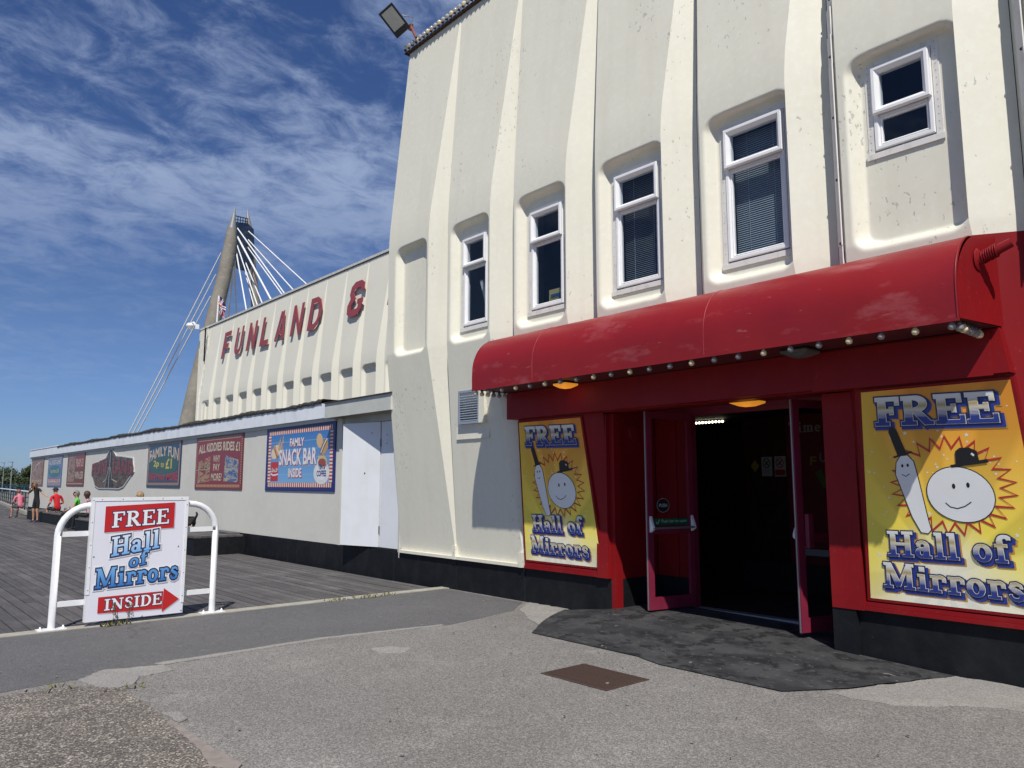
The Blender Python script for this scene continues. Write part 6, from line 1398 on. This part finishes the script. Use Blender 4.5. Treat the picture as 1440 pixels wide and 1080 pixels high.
# ------------------------------------------------------------------ bridge pylon beyond the roofs
br = thing('cable_stayed_bridge', 'cable stayed bridge pylon with two leaning concrete legs behind the rear hall', 'bridge', far(320, 679.5, 118) * 1.0)
def legm(pts, name='pylon_leg', n=16, ml=None):
    mb = MB(); P_ = []; R2 = []
    for px, py, F, w in pts: P_.append(far(px, py, F)); R2.append(w / 2 / 1080 * F)
    mb.tube(P_, R2, n); kid(mb, name, ml or M['concrete_leg'], br); return P_
legm([(326, 321, 116, 12.5), (324.2, 340, 116, 16.5), (320, 365, 116, 19), (312.5, 400, 116, 20), (300, 450, 115.5, 21), (287, 500, 115, 22), (276, 545, 115, 23), (264.5, 598, 114.5, 25), (246, 690, 114, 28)])
legm([(330.5, 290, 116, 0.6), (328.8, 304, 116, 5.5), (327.2, 314, 116, 9.5), (326, 321.5, 116, 12.8)], 'spire_cap', 16, M['tipmetal'])
legm([(349.3, 312, 127, 7), (351, 330, 127, 9.5), (354, 370, 127.5, 11), (359, 425, 128, 12.5), (366, 500, 128.5, 14), (374, 598, 129, 16), (382, 690, 129.5, 18)])
legm([(348.6, 293.5, 127, .5), (348.5, 303, 127, 4), (349.2, 312.5, 127, 7.1)], 'spire_cap', 16, M['tipmetal'])
def hexm(px, name, m_, th=3.0):
    mb = MB(); A = [far(*p) for p in px]; B = [a + FWD * th for a in A]; n = len(A); mb.add(A + B, [tuple(range(n)), tuple(range(2 * n - 1, n - 1, -1))] + [(i, n + i, n + (i + 1) % n, (i + 1) % n) for i in range(n)]); kid(mb, name, m_, br)
hexm([(330.5, 312, 117), (348.5, 314, 124), (349.5, 345, 124), (343, 376, 123), (326, 372, 117)], 'cable_head_plate', M['navy'])
hexm([(330.2, 345, 116.5), (332.5, 311.5, 116.5), (332.5, 345, 116.5), (327.5, 373, 116.5), (325.5, 373, 116.5)], 'cable_head_edge', mat('teal_steel', (.04, .08, .10), .5, noise=(.5, (.05, .1, .12), .4, .7)), .5)
mb = MB(); T0, T1 = far(331, 303.5, 116.5), far(348.5, 307.5, 124)
mb.tube([T0, T1], .09, 6); mb.tube([T0 - Vector((0, 0, .55)), T1 - Vector((0, 0, .55))], .07, 6)
for i in range(6): q = T0.lerp(T1, i / 5); mb.tube([q, q - Vector((0, 0, 1.1))], .07, 6)
kid(mb, 'handrail', M['navy'], br)
cabs = [(348.5, 324.4, 433.7, 402, 124, 1.9), (347.6, 335.6, 415, 410.6, 124, 1.9), (333.7, 320.8, 403, 417, 117, 2.1), (347.6, 346.7, 399.4, 418, 124, 1.9), (333.7, 332.8, 382.7, 424.4, 117, 2.9), (344.8, 368, 370, 429.6, 123, 1.9), (332.8, 343, 363, 432.7, 117, 1.9), (343, 376, 358, 434, 123, 1.6), (332.2, 354, 347, 439, 117, 2.1), (330, 365, 332.4, 446, 117, 2.2), (328, 374.5, 320.7, 451, 117, 2.2), (327, 378, 312, 455, 121, 1.3), (331, 380, 317, 452, 124, 1.2), (325.5, 376, 308.5, 456, 124, 1.2), (311, 355.6, 186, 600, 121, 1.9), (303.6, 386, 192, 600, 122, 1.9), (296, 416.7, 198, 600, 123, 1.9)]
for x0, y0, x1, y1, F, w in cabs:
    F1 = F - 6 if x1 > x0 + 5 else F + 8
    a = far(x0, y0, F); b = far(x1, y1, F1); d = b - a; k = (6.5 - a.z) / d.z; b = a + d * k
    mb = MB(); mb.tube([a, b], w / 2 / 1080 * F, 6); kid(mb, 'cable', M['cable'], br)
mb = MB(); a, b = far(120, 679, 126), far(720, 679, 112); d = (b - a).normalized(); c = (a + b) / 2; c.z = 6.0; d.z = 0; mb.obox(c, d, Vector((-d.y, d.x, 0)), (0, 0, 1), (b - a).length / 2, 3, .5)
kid(mb, 'bridge_deck', M['concrete_leg'], br).hide_render = False
# flag on the roof of the rear hall
fg = thing('union_flag', 'small drooping red white and blue flag before the left bridge leg', 'flag', far(303.5, 462, 45))
mb = MB(); a = far(303.3, 475, 45); b = far(307.8, 416, 45); mb.tube([a, b], .055, 6); kid(mb, 'flag_pole', M['cable'], fg)
def uj(nt, sp):
    s, t_ = sp.outputs[0], sp.outputs[1]; x = mth(nt, 'ABSOLUTE', mth(nt, 'SUBTRACT', s, .5)); y = mth(nt, 'ABSOLUTE', mth(nt, 'SUBTRACT', t_, .5)); d = mth(nt, 'ABSOLUTE', mth(nt, 'SUBTRACT', x, y)); c_ = mth(nt, 'MINIMUM', x, y)
    w1 = ramp(nt, d, [(0, (.4, .02, .03)), (.03, (.7, .7, .7)), (.09, (.01, .02, .12))], 'CONSTANT'); f = mth(nt, 'LESS_THAN', c_, .13)
    w2 = ramp(nt, c_, [(0, (.4, .02, .03)), (.075, (.7, .7, .7))], 'CONSTANT'); mx = nt.nodes.new('ShaderNodeMix'); mx.data_type = 'RGBA'; nt.links.new(f, mx.inputs['Factor']); nt.links.new(w1, mx.inputs['A']); nt.links.new(w2, mx.inputs['B']); return mx.outputs['Result']
mb = MB(); vs = []; fs = []; st = []
tp = far(308, 417, 45)
for i in range(13):
    for j in range(9):
        s, t_ = i / 12, j / 8; p = tp + Vector((0, 0, -1.0 * (1 - t_))) + RGT * (.42 * s + .06 * sin(t_ * 7)) + Vector((0, 0, -.75 * s * s)) + FWD * (.10 * sin(s * 13 + t_ * 3)); vs.append(p); st.append((s, t_, 0))
for i in range(12):
    for j in range(8): fs.append((i * 9 + j, (i + 1) * 9 + j, (i + 1) * 9 + j + 1, i * 9 + j + 1))
mb.add(vs, fs, 0, st, True); kid(mb, 'flag_cloth', attr_mat('union_flag_print', uj, .8), fg)

# ------------------------------------------------------------------ railings, street lamps, trees at the far left
def railing(a, b, n, h, rails, m_top, m_post, label, kerb=True, plat=.0, infill=None):
    t = thing('railing', label, 'railing', (a[0], a[1], 0)); A, B = Vector((*a, 0)), Vector((*b, 0)); d = (B - A); L_ = d.length; d.normalize(); nn = Vector((-d.y, d.x, 0))
    if kerb: mb = MB(); mb.obox((A + B) / 2 + Vector((0, 0, .06)), d, nn, (0, 0, 1), L_ / 2, .14, .11); kid(mb, 'railing_kerb', M['kerb'], t)
    for i in range(n + 1):
        p = A + d * (L_ * i / n); mb = MB(); mb.obox(p + Vector((0, 0, h / 2)), d, nn, (0, 0, 1), .045, .03, h / 2); kid(mb, 'post', m_post, t)
    for k, z in enumerate(rails):
        mb = MB(); r_ = .045 if k == 0 else .025; mb.tube([A + Vector((0, 0, z)), B + Vector((0, 0, z))], r_, 6); kid(mb, 'rail', m_top if k == 0 else m_post, t)
railing((-46.5, 7.45), (-88.0, 11.2), 16, 1.14, (1.16, .86, .58, .30), M['white'], M['raildark'], 'dark blue railing with a white top rail along the deck edge')
A = far(-120, 690, 108); B = far(200, 690, 100)
railing((A.x, A.y), (B.x, B.y), 26, 1.15, (1.35, 1.15, .95, .7, .45), M['railblue'], M['railblue'], 'bright blue railing on the promenade beyond the deck', False)
for (px, py, dist, lb) in ((6, 651, 150, 'farther grey street lamp at the far left edge before the trees'), (17.5, 650, 118, 'nearer grey street lamp rising between the trees and the deck railing')):
    p = far(px, py, dist); t = thing('street_lamp', lb, 'street lamp', (p.x, p.y, 0), 'street lamps at the far left')
    mb = MB(); mb.tube([(p.x, p.y, -.3), (p.x, p.y, p.z)], [.11, .06], 8); kid(mb, 'lamp_post', M['steel'], t)
    mb = MB(); mb.obox((p - RGT * .25) + Vector((0, 0, .03)), RGT, FWD, (0, 0, 1), .36, .14, .045); kid(mb, 'lamp_head', M['steel'], t)
def tree(px, py, dist, rad, label, seed, n=2600):
    p = far(px, py, dist); H = p.z; r = random.Random(seed); t = thing('tree', label, 'tree', (p.x, p.y, -.3), 'trees beyond the promenade')
    mb = MB(); b = Vector((p.x, p.y, -.3)); mb.tube([b, b + Vector((.1, 0, H * .35)), b + Vector((.2, .1, H * .7))], [.28, .2, .08], 8); cl = []
    for i in range(13):
        a = r.uniform(0, 6.28); q = b + Vector((cos(a) * rad * r.uniform(.2, .85), sin(a) * rad * r.uniform(.2, .85), H * r.uniform(.22, .92)))
        mx = 1 - .55 * max(0, (q.z / H - .55) / .45); q.x = p.x + (q.x - p.x) * mx; q.y = p.y + (q.y - p.y) * mx
        cl.append((q, rad * r.uniform(.28, .5))); mb.tube([b + Vector((.1, 0, H * .3)), (b + q) / 2 + Vector((0, 0, H * .12)), q], [.10, .07, .02], 5)
    kid(mb, 'trunk', M['bark'], t); mb = MB()
    for i in range(n):
        q, rr = r.choice(cl); v = Vector((r.gauss(0, 1), r.gauss(0, 1), r.gauss(0, .8))).normalized() * rr * r.uniform(.55, 1.08); c = q + v; s = r.uniform(.13, .30)
        a = Vector((r.uniform(-1, 1), r.uniform(-1, 1), r.uniform(-1, 1))).normalized(); bb = a.cross(v.normalized() + Vector((.01, 0, 0))).normalized(); mb.add([c - a * s, c - bb * s * .6, c + a * s, c + bb * s * .6], [(0, 1, 2, 3)])
    kid(mb, 'crown', M['leaf'], t, kind='stuff')
tree(-14, 658, 170, 4.0, 'dark green tree partly cut by the left edge of the picture', 1)
tree(4, 659, 175, 3.4, 'low rounded dark tree behind the two street lamps', 2)
tree(27, 664, 168, 2.9, 'lowest dark bush in the dip between the taller trees', 3)
tree(40, 653, 165, 2.6, 'tallest green tree standing against the corner of the low wing', 4)
tree(58, 655, 166, 3.4, 'green tree mostly hidden behind the low wing corner', 6)
tree(-45, 656, 172, 4.5, 'broad dark tree just outside the left edge', 7)
g = MB(); r = random.Random(9)
for i in range(5000):
    u = r.uniform(-60, 90); p = far(u, 679, 178 + r.uniform(-5, 6)); c = Vector((p.x, p.y, r.uniform(-.3, 2.6 + .6 * sin(u * .2)))); s = r.uniform(.15, .32); a = Vector((r.uniform(-1, 1), r.uniform(-1, 1), r.uniform(-1, 1))).normalized(); bb = a.orthogonal().normalized(); g.add([c - a * s, c - bb * s * .6, c + a * s, c + bb * s * .6], [(0, 1, 2, 3)])
g.build('hedge', M['leaf'], kind='stuff', label='continuous dark hedge below the far trees', category='hedge')
